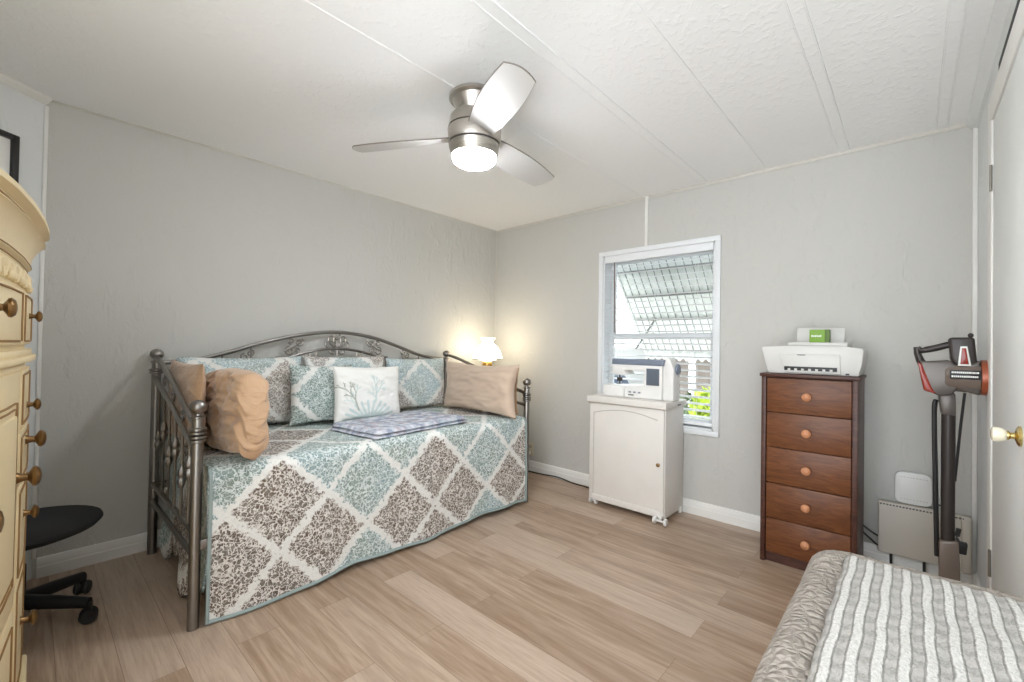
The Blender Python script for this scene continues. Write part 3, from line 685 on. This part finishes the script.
# ------------------------------------------------------------------ ceiling fan
FX, FY = 1.343, 1.476
FN = thing('ceiling_fan', 'brushed nickel three blade ceiling fan with a lit dome light', 'fan', (FX, FY, H))
MB().lathe([(.112, H), (.118, H-.004), (.118, H-.016), (.110, H-.022), (.104, H-.024), (.070, H-.082), (.070, H-.090)], (FX, FY, 0), n=48).build('canopy', M['nickel'], FN)
MB().lathe([(.060, 2.163), (.104, 2.160), (.111, 2.152), (.119, 2.108), (.120, 2.104)], (FX, FY, 0), n=56).build('upper_housing', M['nickel'], FN)
MB().lathe([(.112, 2.106), (.112, 2.020)], (FX, FY, 0), n=40).build('slot_core', M['nickel_d'], FN)
MB().lathe([(.120, 2.098), (.122, 2.094), (.118, 2.038), (.117, 2.035)], (FX, FY, 0), n=56).build('motor_housing', M['nickel'], FN)
MB().lathe([(.114, 2.028), (.116, 2.025), (.106, 1.984), (.103, 1.979), (.096, 1.979)], (FX, FY, 0), n=56).build('light_kit', M['nickel'], FN)
MB().lathe([(.099, 1.982), (.099, 1.968), (.094, 1.956), (.081, 1.947), (.058, 1.942), (.003, 1.940)], (FX, FY, 0), n=44).build('light_dome', M['dome'], FN)
def blade(ang):
    N, Wn = 26, 8; top = MB()
    def half(t):      # half widths either side along the blade
        return (.046+.032*math.sin(PI*(.12+.70*t)), .044+.032*math.sin(PI*(.12+.70*t)))
    L0, L1 = .102, .575; pit = math.radians(-19)
    Mx = Matrix.Translation((FX, FY, 2.064)) @ Matrix.Rotation(ang, 4, 'Z')
    def g(off):
        def h(u, v):
            a, bq = half(u); y = -a+(a+bq)*v; x = L0+(L1-L0)*u + (.018*(1-v)-.022*(2*v-1)**2)*u**6
            pt = pit*(1-.35*u); return Vector((x, y*math.cos(pt), y*math.sin(pt)+off-.024*u))
        return h
    top.grid(g(.003), N, Wn, None, Mx); top.grid(g(-.003), N, Wn, None, Mx, flip=True)
    o = top.build('blade', M['blade'], FN, fix=False); e = MB()
    for k_ in range(N+1): pass
    rim = [Mx @ g(0)(i/N, 0) for i in range(N+1)]+[Mx @ g(0)(1, j/Wn) for j in range(1, Wn+1)]+[Mx @ g(0)(1-i/N, 1) for i in range(1, N+1)]+[Mx @ g(0)(0, 1-j/Wn) for j in range(1, Wn)]
    e.tube(rim, .0026, 6, loop=True); e.build('blade_edge', M['blade_edge'], o)
for a in (4.0, 124.5, 243.0): blade(math.radians(a))

# ------------------------------------------------------------------ sewing cabinet
SX0, SX1, SY0, SY1 = 2.735, 3.048, 1.162, 1.722
SW = thing('sewing_cabinet', 'white sewing cabinet on casters below the window', 'cabinet', (2.88, 1.44, 0))
BX('body', (SX0+.014, SY0, .030), (SX1, SY1, .732), M['cab'], SW, .004)
dr = BX('door', (SX0, SY0+.006, .034), (SX0+.015, SY1-.004, .728), M['cab'], SW, .004)
ap = [(1.684, .657), (1.608, .676), (1.516, .689), (1.427, .693), (1.332, .684), (1.266, .670), (1.21, .657)]
ln = MB(); ln.tube([(SX0-.0005, a.x, a.y) for a in spline([(y, z, 0) for y, z in ap], 5)], .0025, 6); ln.tube([(SX0-.0005, 1.684, .657), (SX0-.0005, 1.684, .08)], .002, 6); ln.build('panel_groove', M['cab_line'], dr)
BX('lower_panel_rail', (SX0-.006, SY0+.02, .040), (SX0+.002, SY1-.03, .078), M['cab'], dr, .003)
look(MB().lathe([(.006, 0), (.006, .010), (.012, .014), (.012, .02), (.005, .024)], (SX0, 1.198, .375), (-1, 0, 0), 14).build('knob', M['antique'], dr), 'small bronze knob')
BX('cabinet_top', (SX0-.022, SY0-.016, .732), (SX1+.012, SY1+.012, .776), M['cab'], SW, .006)
look(BX('leaf_slot', (2.90, SY0-.0185, .744), (2.95, SY0-.014, .752), M['black'], SW, .001), 'small dark slot')
for x, y in ((SX0-.012, SY0+.016), (SX0+.03, SY1-.03), (SX1-.03, SY0+.025), (SX1-.03, SY1-.03)):
    c = BX('caster', (x-.014, y-.012, .036), (x+.014, y+.012, .053), M['plastic'], SW, .003)
    ay = .036 if x < SX0 and y < 1.3 else .021
    MB().cyl((x-.006, y-ay, .0245), (x-.006, y+ay, .0245), .007, n=10).build('axle', M['plastic'], c)
    for e in (-1, 1): MB().lathe([(.006, -.010), (.020, -.009), (.024, -.004), (.024, .004), (.020, .009), (.006, .010)], (x-.006, y+e*ay, .0245), (0, 1, 0), 18).build('wheel', M['plastic'], c)

# sewing machine
SM = thing('sewing_machine', 'white computer sewing machine with grey screen on the white cabinet', 'sewing machine', (2.87, 1.42, .776))
zb = .777; x0, x1 = 2.815, 2.945
ar = MB(); ar.prism([(1.588, .945), (1.588, 1.006), (1.219, 1.006), (1.222, zb), (1.49, zb), (1.485, .862), (1.352, .872), (1.342, .965), (1.495, .968), (1.475, .935), (1.575, .930)], x0, x1, 'x', .007); ar.build('body', M['plastic'], SM)
look(MB().prism([(1.592, 1.004), (1.590, 1.046), (1.205, 1.046), (1.214, 1.004)], x0-.002, x1-.01, 'x', .006).build('top_band', M['slate'], SM), 'slate blue top band')
look(BX('screen', (x0-.004, 1.238, .872), (x0+.002, 1.328, .985), M['screen'], SM, .002), 'grey touch screen')
MB().box((x0-.022, 1.485, zb), (x1-.02, 1.650, .858), .012, 3).build('accessory_tray', M['plastic'], SM)
rs = MB(); rs.prism([(1.222, zb), (1.222, 1.05), (1.212, 1.062), (1.180, 1.058), (1.150, .99), (1.150, zb)], x0+.02, x1, 'x', .012); rs.build('side_cover', M['plastic'], SM)
hw = MB(); hw.lathe([(.010, 0), (.034, .002), (.037, .008), (.034, .016), (.012, .018)], (x0+.075, 1.152, .985), (0, -1, 0), 24); hw.build('hand_wheel', M['slate'], SM)
nd = MB(); nd.cyl((x0+.03, 1.545, .94), (x0+.03, 1.545, .868), .004, n=8); nd.box((x0+.02, 1.528, .885), (x0+.045, 1.562, .912), .004); nd.box((x0+.008, 1.53, .866), (x0+.055, 1.56, .871), .002); look(nd.build('needle_foot', M['vac_d'], SM), 'dark needle bar and presser foot')
for i in range(3): BX('button', (x0-.003, 1.37+.035*i, .812), (x0+.002, 1.388+.035*i, .822), M['slate'], SM, .001)
BX('badge', (x0-.003, 1.42, .792), (x0+.002, 1.46, .802), M['ink'], SM)

# ------------------------------------------------------------------ chest of drawers, printer, green box
CX0, CX1, CY0, CY1 = 2.66, 3.045, .188, .598
CH = thing('chest_of_drawers', 'narrow reddish brown chest of five drawers', 'chest of drawers', (2.85, .393, 0))
BX('side_panel', (CX0-.002, CY1-.022, 0), (CX1, CY1, .983), M['wood_d'], CH, .002); BX('side_panel', (CX0-.002, CY0, 0), (CX1, CY0+.022, .983), M['wood_d'], CH, .002)
BX('top', (CX0-.012, CY0-.008, .983), (CX1, CY1+.008, 1.0), M['wood_d'], CH, .003)
BX('carcass', (CX0+.022, CY0+.02, .045), (CX1-.005, CY1-.02, .984), M['groove'], CH)
BX('plinth', (CX0+.02, CY0+.02, 0), (CX0+.035, CY1-.02, .05), M['wood_d'], CH)
zz = [.052, .235, .42, .61, .795, .978]
for i in range(5):
    d = BX('drawer', (CX0+.004, CY0+.025, zz[i]+.002), (CX0+.03, CY1-.025, zz[i+1]-.002), M['wood'], CH, .002)
    look(MB().lathe([(.010, 0), (.008, .010), (.013, .015), (.0205, .022), (.0205, .028), (.014, .036), (.004, .039)], (CX0+.004, .392, (zz[i]+zz[i+1])/2), (-1, 0, 0), 20).build('knob', M['peach'], d), 'pale peach wooden knob')
PR = thing('printer', 'white inkjet printer on the brown chest of drawers', 'printer', (2.83, .39, 1.0))
MB().prism([(.574, 1.001), (.190, 1.001), (.176, 1.06), (.170, 1.128), (.180, 1.138), (.24, 1.147), (.55, 1.147), (.600, 1.142), (.608, 1.135), (.590, 1.06)], 2.695, 2.99, 'x', .006, 2).build('body', M['printer'], PR)
MB().prism([(.525, 1.104), (.262, 1.104), (.258, 1.008), (.500, 1.008)], 2.684, 2.697, 'x', .004).build('front_panel', M['printer'], PR)
look(BX('paper_slot', (2.681, .272, 1.020), (2.686, .498, 1.040), M['black'], PR, .001), 'dark paper exit slot')
ps = MB()
for i in range(7): ps.box((2.680, .29+.03*i, 1.018), (2.684, .302+.03*i, 1.030), .001)
ps.build('paper_guide', M['printer'], PR)
look(BX('badge', (2.682, .405, 1.098), (2.6845, .440, 1.103), M['ink'], PR), 'small grey badge'); look(BX('power_button', (2.692, .225, 1.006), (2.697, .240, 1.013), M['black'], PR, .001), 'black button')
BX('tray_base', (2.745, .235, 1.146), (2.945, .495, 1.167), M['printer'], PR, .006)
t = MB(); t.box((-.006, .262, 0), (.006, .478, .085), .003, Mx=Matrix.Translation((2.90, 0, 1.165)) @ Matrix.Rotation(.2, 4, 'Y')); t.build('paper_support', M['printer'], PR)
GB = thing('ink_box', 'small bright green cardboard box standing on the white printer', 'box', (2.80, .355, 1.167))
BX('carton', (2.775, .334, 1.1675), (2.815, .401, 1.234), M['green'], GB, .001); look(BX('end_panel', (2.7745, .3135, 1.1675), (2.8155, .3342, 1.2345), M['green_d'], GB, .001), 'darker green end panel')
lw = MB()
for i, wd_ in enumerate((.005, .004, .005, .003, .005, .004, .004)):
    lw.box((2.7735, .392-.0065*i-wd_, 1.196), (2.7752, .392-.0065*i, 1.204 if i % 3 else 1.206))
lw.build('lettering', M['print_w'], GB)

# ------------------------------------------------------------------ stick vacuum
VK = .88
def vp(pts): return [(y*VK, 1.12+(z-1.12)*VK) for y, z in pts]
VX = 2.552
VC = thing('stick_vacuum', 'grey and red upright stick vacuum beside the closet door', 'vacuum cleaner', (VX, -.1, 0))
MB().prism(vp([(-.028, 1.086), (-.044, .948), (-.096, .922), (-.137, .930), (-.157, .964), (-.190, .945), (-.228, .934), (-.228, 1.093), (-.203, 1.078), (-.157, 1.062), (-.130, 1.091), (-.046, 1.081)]), VX-.045, VX+.045, 'x', .018, 3).build('motor_body', M['vac'], VC)
hd = MB(); pts = vp([(-.020, 1.148), (-.032, 1.132), (-.055, 1.138), (-.085, 1.146), (-.13, 1.163)]); hd.tube([(VX, y, z) for y, z in pts], [.010, .013, .014, .014, .014], 10)
pts = vp([(-.018, 1.150), (-.020, 1.12), (-.030, 1.085), (-.05, 1.05)]); hd.tube([(VX, y, z) for y, z in pts], [.011, .012, .014, .016], 10); hd.build('handle', M['vac_d'], VC)
look(MB().prism(vp([(-.126, 1.195), (-.209, 1.195), (-.217, 1.080), (-.2, 1.065), (-.15, 1.063), (-.132, 1.092)]), VX-.042, VX+.042, 'x', .014, 3).build('dust_cup_top', M['vac_d'], VC), 'dark graphite dust cup')
bd = look(MB().prism(vp([(-.163, 1.154), (-.185, 1.155), (-.198, 1.066), (-.155, 1.066)]), VX-.046, VX-.040, 'x', .001).build('badge', M['print_w'], VC), 'white rimmed badge')
look(MB().prism(vp([(-.168, 1.146), (-.181, 1.146), (-.190, 1.073), (-.163, 1.073)]), VX-.048, VX-.044, 'x', .001).build('badge_lens', M['red'], bd), 'orange red lens')
look(MB().prism(vp([(-.020, 1.083), (-.038, 1.064), (-.072, .957), (-.088, .930), (-.042, .944)]), VX-.0475, VX+.0475, 'x', .006).build('end_cap', M['red'], VC), 'dark red end cap')
zc = 1.12+(1.014-1.12)*VK
look(MB().lathe([(.060, 0), (.070, .002), (.071, .018), (.064, .021)], (VX, -.2005, zc), (0, -1, 0), 32).build('filter_ring', M['orange'], VC), 'copper orange filter ring')
MB().lathe([(.052, 0), (.060, .01), (.063, .10)], (VX, -.1, zc), (0, -1, 0), 28).build('dust_cup', M['vac_dim'], VC)
lb = look(BX('label_plate', (VX-.0690, -.1985, 1.12+(1.006-1.12)*VK), (VX-.060, -.113, 1.12+(1.046-1.12)*VK), M['black'], VC, .001), 'black label with white lettering')
lt = MB(); rd = random.Random(2)
for row, z in enumerate((1.036, 1.018)):
    y = -.118
    while y > -.190:
        wd_ = rd.choice((.0032, .004, .0046)); zq = 1.12+(z-1.12)*VK; lt.box((VX-.0696, y-wd_, zq-.0035), (VX-.0688, y, zq+.0035)); y -= wd_+.0016
lt.build('lettering', M['print_w'], lb)
MB().ball((VX, -.175, 1.12+(1.205-1.12)*VK), .009, (1, 1, 1.1), 10).build('latch', M['vac_d'], VC)
MB().prism(vp([(-.092, .930), (-.150, .940), (-.152, .829), (-.102, .835)]), VX-.022, VX+.022, 'x', .010, 2).build('neck', M['vac'], VC)
zt, zb2 = 1.12+(.836-1.12)*VK, 1.12+(.25-1.12)*VK
MB().cyl((VX, -.127*VK, zb2), (VX, -.128*VK, zt), .0215, n=20).build('tube', M['vac_d'], VC)
MB().tube(spline([(VX, -.088*VK, 1.12+(.90-1.12)*VK), (VX-.005, -.080*VK, 1.12+(.84-1.12)*VK), (VX-.005, -.086*VK, .55), (VX, -.092*VK, .28)], 6), .0085, 8).build('power_cord', M['black'], VC)
MB().tube(spline([(VX, -.181*VK, 1.12+(.940-1.12)*VK), (VX, -.166*VK, .80), (VX, -.150*VK, .60)], 6), .0045, 8).build('hanging_cord', M['black'], VC)
MB().prism(vp([(-.096, .247), (-.163, .261), (-.170, .05), (-.098, .05)]), VX-.03, VX+.03, 'x', .008).build('lower_neck', M['vac_dim'], VC)
bk_ = MB(); bk_.prism(vp([(-.153, .286), (-.170, .256), (-.192, .256), (-.188, .205), (-.156, .205)]), VX-.02, VX+.012, 'x', .004); bk_.cyl((VX-.004, -.158*VK, 1.12+(.28-1.12)*VK), (VX-.004, -.164*VK, 1.12+(.315-1.12)*VK), .008, n=8); bk_.build('cord_hook', M['black'], VC)
MB().box((VX-.10, -.215, .004), (VX+.03, -.005, .07), .02, 3).build('floor_head', M['vac_d'], VC)
MB().prism([(-.09, .06), (-.145, .06), (-.147, .19), (-.088, .19)], VX-.025, VX+.025, 'x', .008).build('swivel', M['vac_d'], VC)

# ------------------------------------------------------------------ heater, router, cords
HT = thing('panel_heater', 'warm grey flat panel heater standing at the wall behind the vacuum', 'heater', (3.01, -.04, 0))
hx0, hx1 = 2.985, 3.025
MB().box((hx0, -.178, .090), (hx1, .126, .352), .006, 3).build('panel', M['heater'], HT)
MB().box((hx0-.002, -.214, .082), (hx1+.002, -.176, .352), .012, 3).build('control_end', M['heater'], HT)
hl = MB()
for i in range(26):
    y = .115-i*.0125; hl.box((hx0-.0012, y-.004, .336), (hx0+.002, y+.004, .343), .001, 1)
look(hl.build('vent_hole', M['nickel_d'], HT), 'row of dark vent holes')
for y in (.075, -.05):
    f = MB(); f.tube(spline([(hx1-.008, y, .095), (hx1-.008, y, .05), (hx1-.02, y, .012), (hx0-.05, y, .008), (hx0-.055, y+.03, .008), (hx1-.02, y+.03, .008)], 5), .006, 8); f.build('foot', M['black'], HT)
RT = thing('router', 'white rounded square router propped on top of the panel heater', 'router', (3.035, -.008, .353))
ro = []
for cy_, cz_, a0 in ((.032, .482, 0), (-.048, .482, 90), (-.048, .3835, 180), (.032, .3835, 270)): ro += [(cy_+.03*math.cos(math.radians(a0+15*i)), cz_+.03*math.sin(math.radians(a0+15*i))) for i in range(7)]
MB().prism(ro, 3.018, 3.048, 'x', .006, 2).build('shell', M['router'], RT)
lg = MB()
for i in range(9): lg.box((3.0172, .040-.012*i-.006, .486), (3.0185, .040-.012*i, .4885)); lg.box((3.0172, .040-.012*i-.006, .376), (3.0185, .040-.012*i, .378))
lg.build('marking', M['cab_line'], RT)
tag(MB().tube(spline([(3.04, -.085, .372), (3.035, -.10, .372), (3.04, -.13, .362), (3.05, -.16, .30)], 5), .004, 6).build('network_cable', M['black']), 'black network cable plugged in beside the white router', 'cable')
mb = MB(); mb.tube(spline([(3.03, .20, .20), (3.02, .16, .175), (3.035, .12, .15), (3.045, .05, .13)], 5), .0045, 6); mb.tube(spline([(3.03, .20, .165), (3.02, .16, .135), (3.035, .12, .10), (3.045, .05, .09)], 5), .0045, 6)
tag(mb.build('power_cord', M['black']), 'black cords running from behind the chest to the heater', 'cord')
OL = thing('wall_outlet', 'ivory wall outlet with a plug near the daybed end', 'outlet', (XC, 2.545, .19))
BX('plate', (XC-.007, 2.512, .135), (XC, 2.580, .250), M['ivory'], OL, .003); 
for z in (.165, .218): look(BX('socket', (XC-.010, 2.530, z-.014), (XC-.006, 2.562, z+.014), M['cab_line'], OL, .002), 'grey socket face')
pl = MB(); pl.box((XC-.035, 2.533, .152), (XC-.009, 2.559, .178), .004); look(pl.build('plug', M['plastic'], OL), 'white plug')
tag(MB().tube(spline([(XC-.030, 2.546, .150), (XC-.034, 2.55, .08), (XC-.08, 2.56, .02), (XC-.10, 2.51, .007), (XC-.125, 2.56, .006), (XC-.12, 2.66, .006), (XC-.11, 2.78, .006)], 6), .004, 6).build('lamp_cord', M['plastic']), 'white cord hanging from the wall outlet to the floor', 'cord')
tag(MB().tube(spline([(XC-.06, 2.75, .006), (XC-.045, 2.55, .006), (XC-.035, 2.40, .006), (XC-.028, 2.22, .014), (XC-.05, 2.05, .006), (XC-.06, 1.90, .006), (XC-.10, 1.78, .006)], 6), .0048, 6).build('power_cord', M['black']), 'thin black cord on the floor along the baseboard to the cabinet', 'cord')

# ------------------------------------------------------------------ armoire
def crown_x(y):
    P = [(1.0, -.195), (1.15, -.115), (1.335, -.047), (1.43, -.0255), (1.60, .001), (1.81, .0225), (2.0, .034), (2.22, .0365)]
    if y <= P[0][0]: return P[0][1]
    for (a, c), (d, e) in zip(P, P[1:]):
        if y <= d: t = (y-a)/(d-a); return c+(e-c)*t
    return P[-1][1]
AXB = -.50
def front(y0, y1, off, n=20): return [(crown_x(y0+(y1-y0)*i/n)-off, y0+(y1-y0)*i/n) for i in range(n+1)]
AR = thing('armoire', 'antique cream bow front armoire with carved crown and brass knobs', 'armoire', (-.3, 1.6, 0))
AY0, AY1 = 1.02, 2.15
def slab(y0, y1, off, z0, z1, name, mat, parent, bev=.004, back=AXB, n=20):
    o = front(y0, y1, off, n); return MB().prism(o+[(back, y1), (back, y0)], z0, z1, 'z', bev).build(name, mat, parent, sharp=30)
slab(AY0, AY1, .045, .06, 1.055, 'lower_case', M['cream'], AR); slab(AY0+.005, AY1-.005, .048, 1.085, 1.33, 'upper_case', M['cream'], AR)
slab(AY0-.02, AY1+.02, .022, 1.052, 1.070, 'waist_ledge', M['cream'], AR, .006); slab(AY0-.012, AY1+.012, .032, 1.068, 1.088, 'waist_moulding', M['cream'], AR, .006)
slab(AY0-.02, AY1+.02, .022, 0, .075, 'base_moulding', M['cream'], AR, .008)
# crown: ogee profile swept along the bow and round the far end
def crown_path(e):   # e: stand out
    f = front(AY0-.05, 2.10, .034-e, 26); cx, cy = f[-1]; r = .10
    far = [(cx-r+r*math.cos(t), cy+(r+e)*math.sin(t)) for t in [PI/2*i/8 for i in range(1, 9)]]
    return f+far+[(AXB, cy+r+e)]
cw_ = MB(); prof = [(-.034, 1.312), (-.020, 1.314), (-.012, 1.322), (-.014, 1.330), (-.004, 1.337), (-.006, 1.345), (-.006, 1.352), (-.002, 1.372), (.008, 1.394), (.020, 1.410), (.026, 1.413), (.022, 1.419), (.014, 1.423), (.014, 1.434), (.026, 1.440), (.034, 1.444), (.034, 1.456), (.028, 1.462), (-.10, 1.462)]
rings = []
for e, z in prof: rings.append([cw_.bm.verts.new((x, y, z)) for x, y in crown_path(e)])
for a, bq in zip(rings, rings[1:]):
    for i in range(len(a)-1): cw_.bm.faces.new((a[i], a[i+1], bq[i+1], bq[i]))
cw_.bm.faces.new([cw_.bm.verts.new((x, y, 1.455)) for x, y in crown_path(.02)]+[cw_.bm.verts.new((AXB, AY0-.05, 1.455))])
crown = cw_.build('crown', M['cream'], AR, sharp=28)
gl = MB()
for e, z in ((-.013, 1.326), (-.005, 1.341), (.0145, 1.428)): gl.tube([(x, y, z) for x, y in crown_path(e)[:-1]], .0022, 6)
look(gl.build('crown_glaze', M['glaze'], crown), 'brown glazed lines')
# carved scroll frieze under the crown
cf = MB()
for i in range(7):
    y = 1.10+i*.155; x = crown_x(y)-.044
    for s in (-1, 1):
        pts = [(crown_x(y+s*p[0])-.043, y+s*p[0], p[1]) for p in [(.004+.062*t+.0*t, 1.266+.036*math.sin(t*PI*.9)) for t in [j/10 for j in range(11)]]]
        cf.tube(pts, [.008*(1-.4*abs(j/10-.4)) for j in range(11)], 8)
        cf.ball((crown_x(y+s*.060)-.041, y+s*.060, 1.275), .013, (.7, 1, 1), 10)
        for m_ in range(4): cf.ball((crown_x(y+s*(.014+.013*m_))-.042, y+s*(.014+.013*m_), 1.298-.003*m_), .010, (.6, .55, 1.5), 8)
cf.build('carved_frieze', M['cream'], AR)
def facing(y0, y1, z0, z1, name, off=.036):
    d = slab(y0, y1, off, z0, z1, name, M['cream'], AR, .004, back=crown_x((y0+y1)/2)-.12, n=10); return d
def bead(y0, y1, z0, z1, par, off=.035):
    g = MB(); P = [(crown_x(y0+(y1-y0)*i/8)-off, y0+(y1-y0)*i/8, z1) for i in range(9)]+[(crown_x(y1-(y1-y0)*i/8)-off, y1-(y1-y0)*i/8, z0) for i in range(9)]
    g.tube(P, .003, 6, loop=True); return look(g.build('glaze_line', M['glaze'], par), 'brown glaze line')
def aknob(y, z, par, s=1.0, off=.036):
    x = crown_x(y)-off; k_ = MB().lathe([(.010*s, 0), (.007*s, .006*s), (.006*s, .013*s), (.011*s, .016*s), (.0165*s, .019*s), (.0175*s, .023*s), (.013*s, .028*s), (.004*s, .030*s)], (x, y, z), (1, 0, 0), 18); look(k_.build('knob', M['antique'], par), 'antique brass knob')
for y0, y1, yk, s in ((AY0+.02, 1.40, 1.2, 1.1), (1.41, 1.785, 1.455, 1.25), (1.815, AY1-.02, 1.96, .95)):
    d = facing(y0, y1, 1.102, 1.250, 'upper_drawer'); bead(y0+.012, y1-.012, 1.112, 1.240, d); aknob(yk, 1.186, d, s)
for y0, y1 in ((AY0+.02, 1.40), (1.41, 1.785)):
    d = facing(y0, y1, .40, 1.03, 'door'); bead(y0+.07, y1-.05, .47, .95, d); bead(y0+.085, y1-.062, .485, .935, d, .036); slab(y0+.10, y1-.075, .030, .50, .92, 'raised_panel', M['cream'], d, .006, back=crown_x((y0+y1)/2)-.1, n=8)
    aknob(y1-.02 if y1 > 1.5 else y1-.03, .745, d, 1.55)
    d = facing(y0, y1, .10, .385, 'lower_drawer'); bead(y0+.03, y1-.03, .13, .355, d); aknob((y0+y1)/2, .24, d, 1.2)
for z0, z1, zk, s in ((.865, 1.03, .92, 1.0), (.71, .855, .815, 1.45), (.44, .70, .595, 1.1), (.10, .43, .275, 1.25)):
    d = facing(1.815, AY1-.02, z0, z1, 'side_drawer'); bead(1.830, AY1-.035, z0+.014, z1-.014, d); aknob(1.965, zk, d, s)

# ------------------------------------------------------------------ desk chair
DC = thing('desk_chair', 'black round seat desk chair on casters between armoire and daybed', 'chair', (-.06, 2.51, 0))
sx, sy, sz = -.005, 2.505, .405
MB().lathe([(.06, -.05), (.17, -.045), (.212, -.028), (.226, -.012), (.222, -.002), (.19, .006), (.10, .004), (.003, 0)], (sx, sy, sz), n=40).build('seat', M['blackf'], DC)
MB().lathe([(.028, .10), (.028, .24), (.018, .245), (.018, .36)], (-.02, 2.545, 0), n=16).build('gas_lift', M['black'], DC)
MB().box((-.10, 2.46, .335), (.07, 2.60, .362), .01).build('seat_plate', M['black'], DC)
bx, by = -.02, 2.545
for k_ in range(5):
    a = math.radians(-36 + 72*k_); ex, ey = bx+.243*math.cos(a), by+.243*math.sin(a)
    lg_ = MB(); lg_.tube([(bx, by, .105), (bx+.13*math.cos(a), by+.13*math.sin(a), .092), (ex, ey, .078)], [.028, .025, .020], 10); l_ = lg_.build('leg', M['black'], DC)
    c_ = MB(); c_.cyl((ex, ey, .045), (ex, ey, .082), .012, n=10)
    px, py = -math.sin(a+.5), math.cos(a+.5)
    for e in (-1, 1): c_.lathe([(.008, -.009), (.024, -.010), (.029, 0), (.024, .010), (.008, .011)], (ex+e*.014*px, ey+e*.014*py, .0295), (px, py, 0), 18)
    c_.build('caster', M['black'], l_)

# picture on the angled wall
fc = C+W*.33; PF = thing('picture_frame', 'black framed picture hanging above the armoire', 'picture', (fc.x, fc.y, 1.86))
MXF = Matrix(((W.x, NN.x, 0, fc.x+NN.x*.002), (W.y, NN.y, 0, fc.y+NN.y*.002), (0, 0, 1, 1.84), (0, 0, 0, 1)))
f = MB(); fw, fh, t_ = .21, .172, .024
for lo, hi in (((-fw, 0, -fh), (-fw+t_, .026, fh)), ((fw-t_, 0, -fh), (fw, .026, fh)), ((-fw+t_, 0, fh-t_), (fw-t_, .026, fh)), ((-fw+t_, 0, -fh), (fw-t_, .026, -fh+t_))): f.box(lo, hi, .003, Mx=MXF)
f.build('frame', M['frame'], PF); MB().box((-fw+t_, 0, -fh+t_), (fw-t_, .010, fh-t_), 0, Mx=MXF).build('mat_board', M['mat'], PF); MB().box((-fw+.07, .009, -fh+.07), (fw-.07, .012, fh-.07), 0, Mx=MXF).build('print', M['art'], PF)

# ------------------------------------------------------------------ bed in the corner near the closet
BZ, BXE, BYE, BX_, BYS = .56, 1.605, .215, -.40, -.85
BD = thing('bed', 'low single bed under a grey beige coverlet beside the closet', 'bed', (.57, -.33, 0))
BX('mattress', (BX_+.03, BYS+.03, .30), (BXE-.03, BYE-.03, BZ-.02), M['mattress'], BD, .05, 3); BX('box_spring', (BX_+.04, BYS+.04, .12), (BXE-.04, BYE-.04, .30), M['mattress'], BD, .02)
for x in (BX_+.1, BXE-.1):
    for y in (BYS+.1, BYE-.1): MB().cyl((x, y, 0), (x, y, .12), .025, n=12).build('leg', M['black'], BD)
def sheet(x0, x1, y0, y1, top, hem, r, crn, amp, nu, nv, seed):
    """cover with rounded plan corners that rolls over the edge and drops to the hem"""
    cx, cy, hx, hy = (x0+x1)/2, (y0+y1)/2, (x1-x0)/2, (y1-y0)/2; drop = top-hem
    def f(u, v):
        a, bq = 2*u-1, 2*v-1; 
        A, B = a*(hx+drop), bq*(hy+drop)
        # signed distance to the rounded rectangle
        qx, qy = abs(A)-(hx-crn), abs(B)-(hy-crn); d = math.hypot(max(qx, 0), max(qy, 0))+min(max(qx, qy), 0)-crn
        if qx > 0 and qy > 0: n_ = Vector((math.copysign(qx, A), math.copysign(qy, B), 0)).normalized()
        elif qx > qy: n_ = Vector((math.copysign(1, A), 0, 0))
        else: n_ = Vector((0, math.copysign(1, B), 0))
        p = Vector((A, B, 0))
        s = d+r      # past the start of the roll
        if s <= 0: off, dz = 0, 0
        elif s < r*PI/2: off, dz = r*math.sin(s/r)-s, r*(1-math.cos(s/r))
        else: off, dz = r-s, r+(s-r*PI/2)
        dz = min(dz, drop); q = p+n_*off
        return Vector((cx+q.x, cy+q.y, top-dz+amp*(noise.noise((q.x*6, q.y*6, seed))+.5*noise.noise((q.x*15, q.y*15, seed)))))
    return f, lambda u, v: (u*2*(hx+drop), v*2*(hy+drop))
f, uvf = sheet(BX_, BXE, BYS, BYE, BZ, .08, .055, .10, .006, 170, 110, 1.0)
mb = MB(); mb.grid(f, 170, 110, uvf); tag(mb.build('coverlet', M['coverlet'], fix=False, sharp=80), 'grey beige textured coverlet on the low bed', 'bedspread')
def tf(u, v):
    x = BX_+.2+(1.495-BX_-.2)*u; y = -.75+((.128)+.75)*v; e = min(1, (1-u)*30, (1-v)*22); e = max(0, e)**.5
    return Vector((x-.02*(1-v), y+.0012*math.sin(x*40), BZ+.012+.012*e+.004*noise.noise((x*9, y*14, 4))+.007*(.5+.5*math.sin(y*2*PI/.034))*e))
mb = MB(); mb.grid(tf, 120, 160, lambda u, v: ((1.495-BX_-.2)*u, (.878*v))); tag(mb.build('striped_throw', M['throw'], fix=False, sharp=80, solid=.004), 'white and grey ribbed chenille throw spread on the coverlet', 'throw')
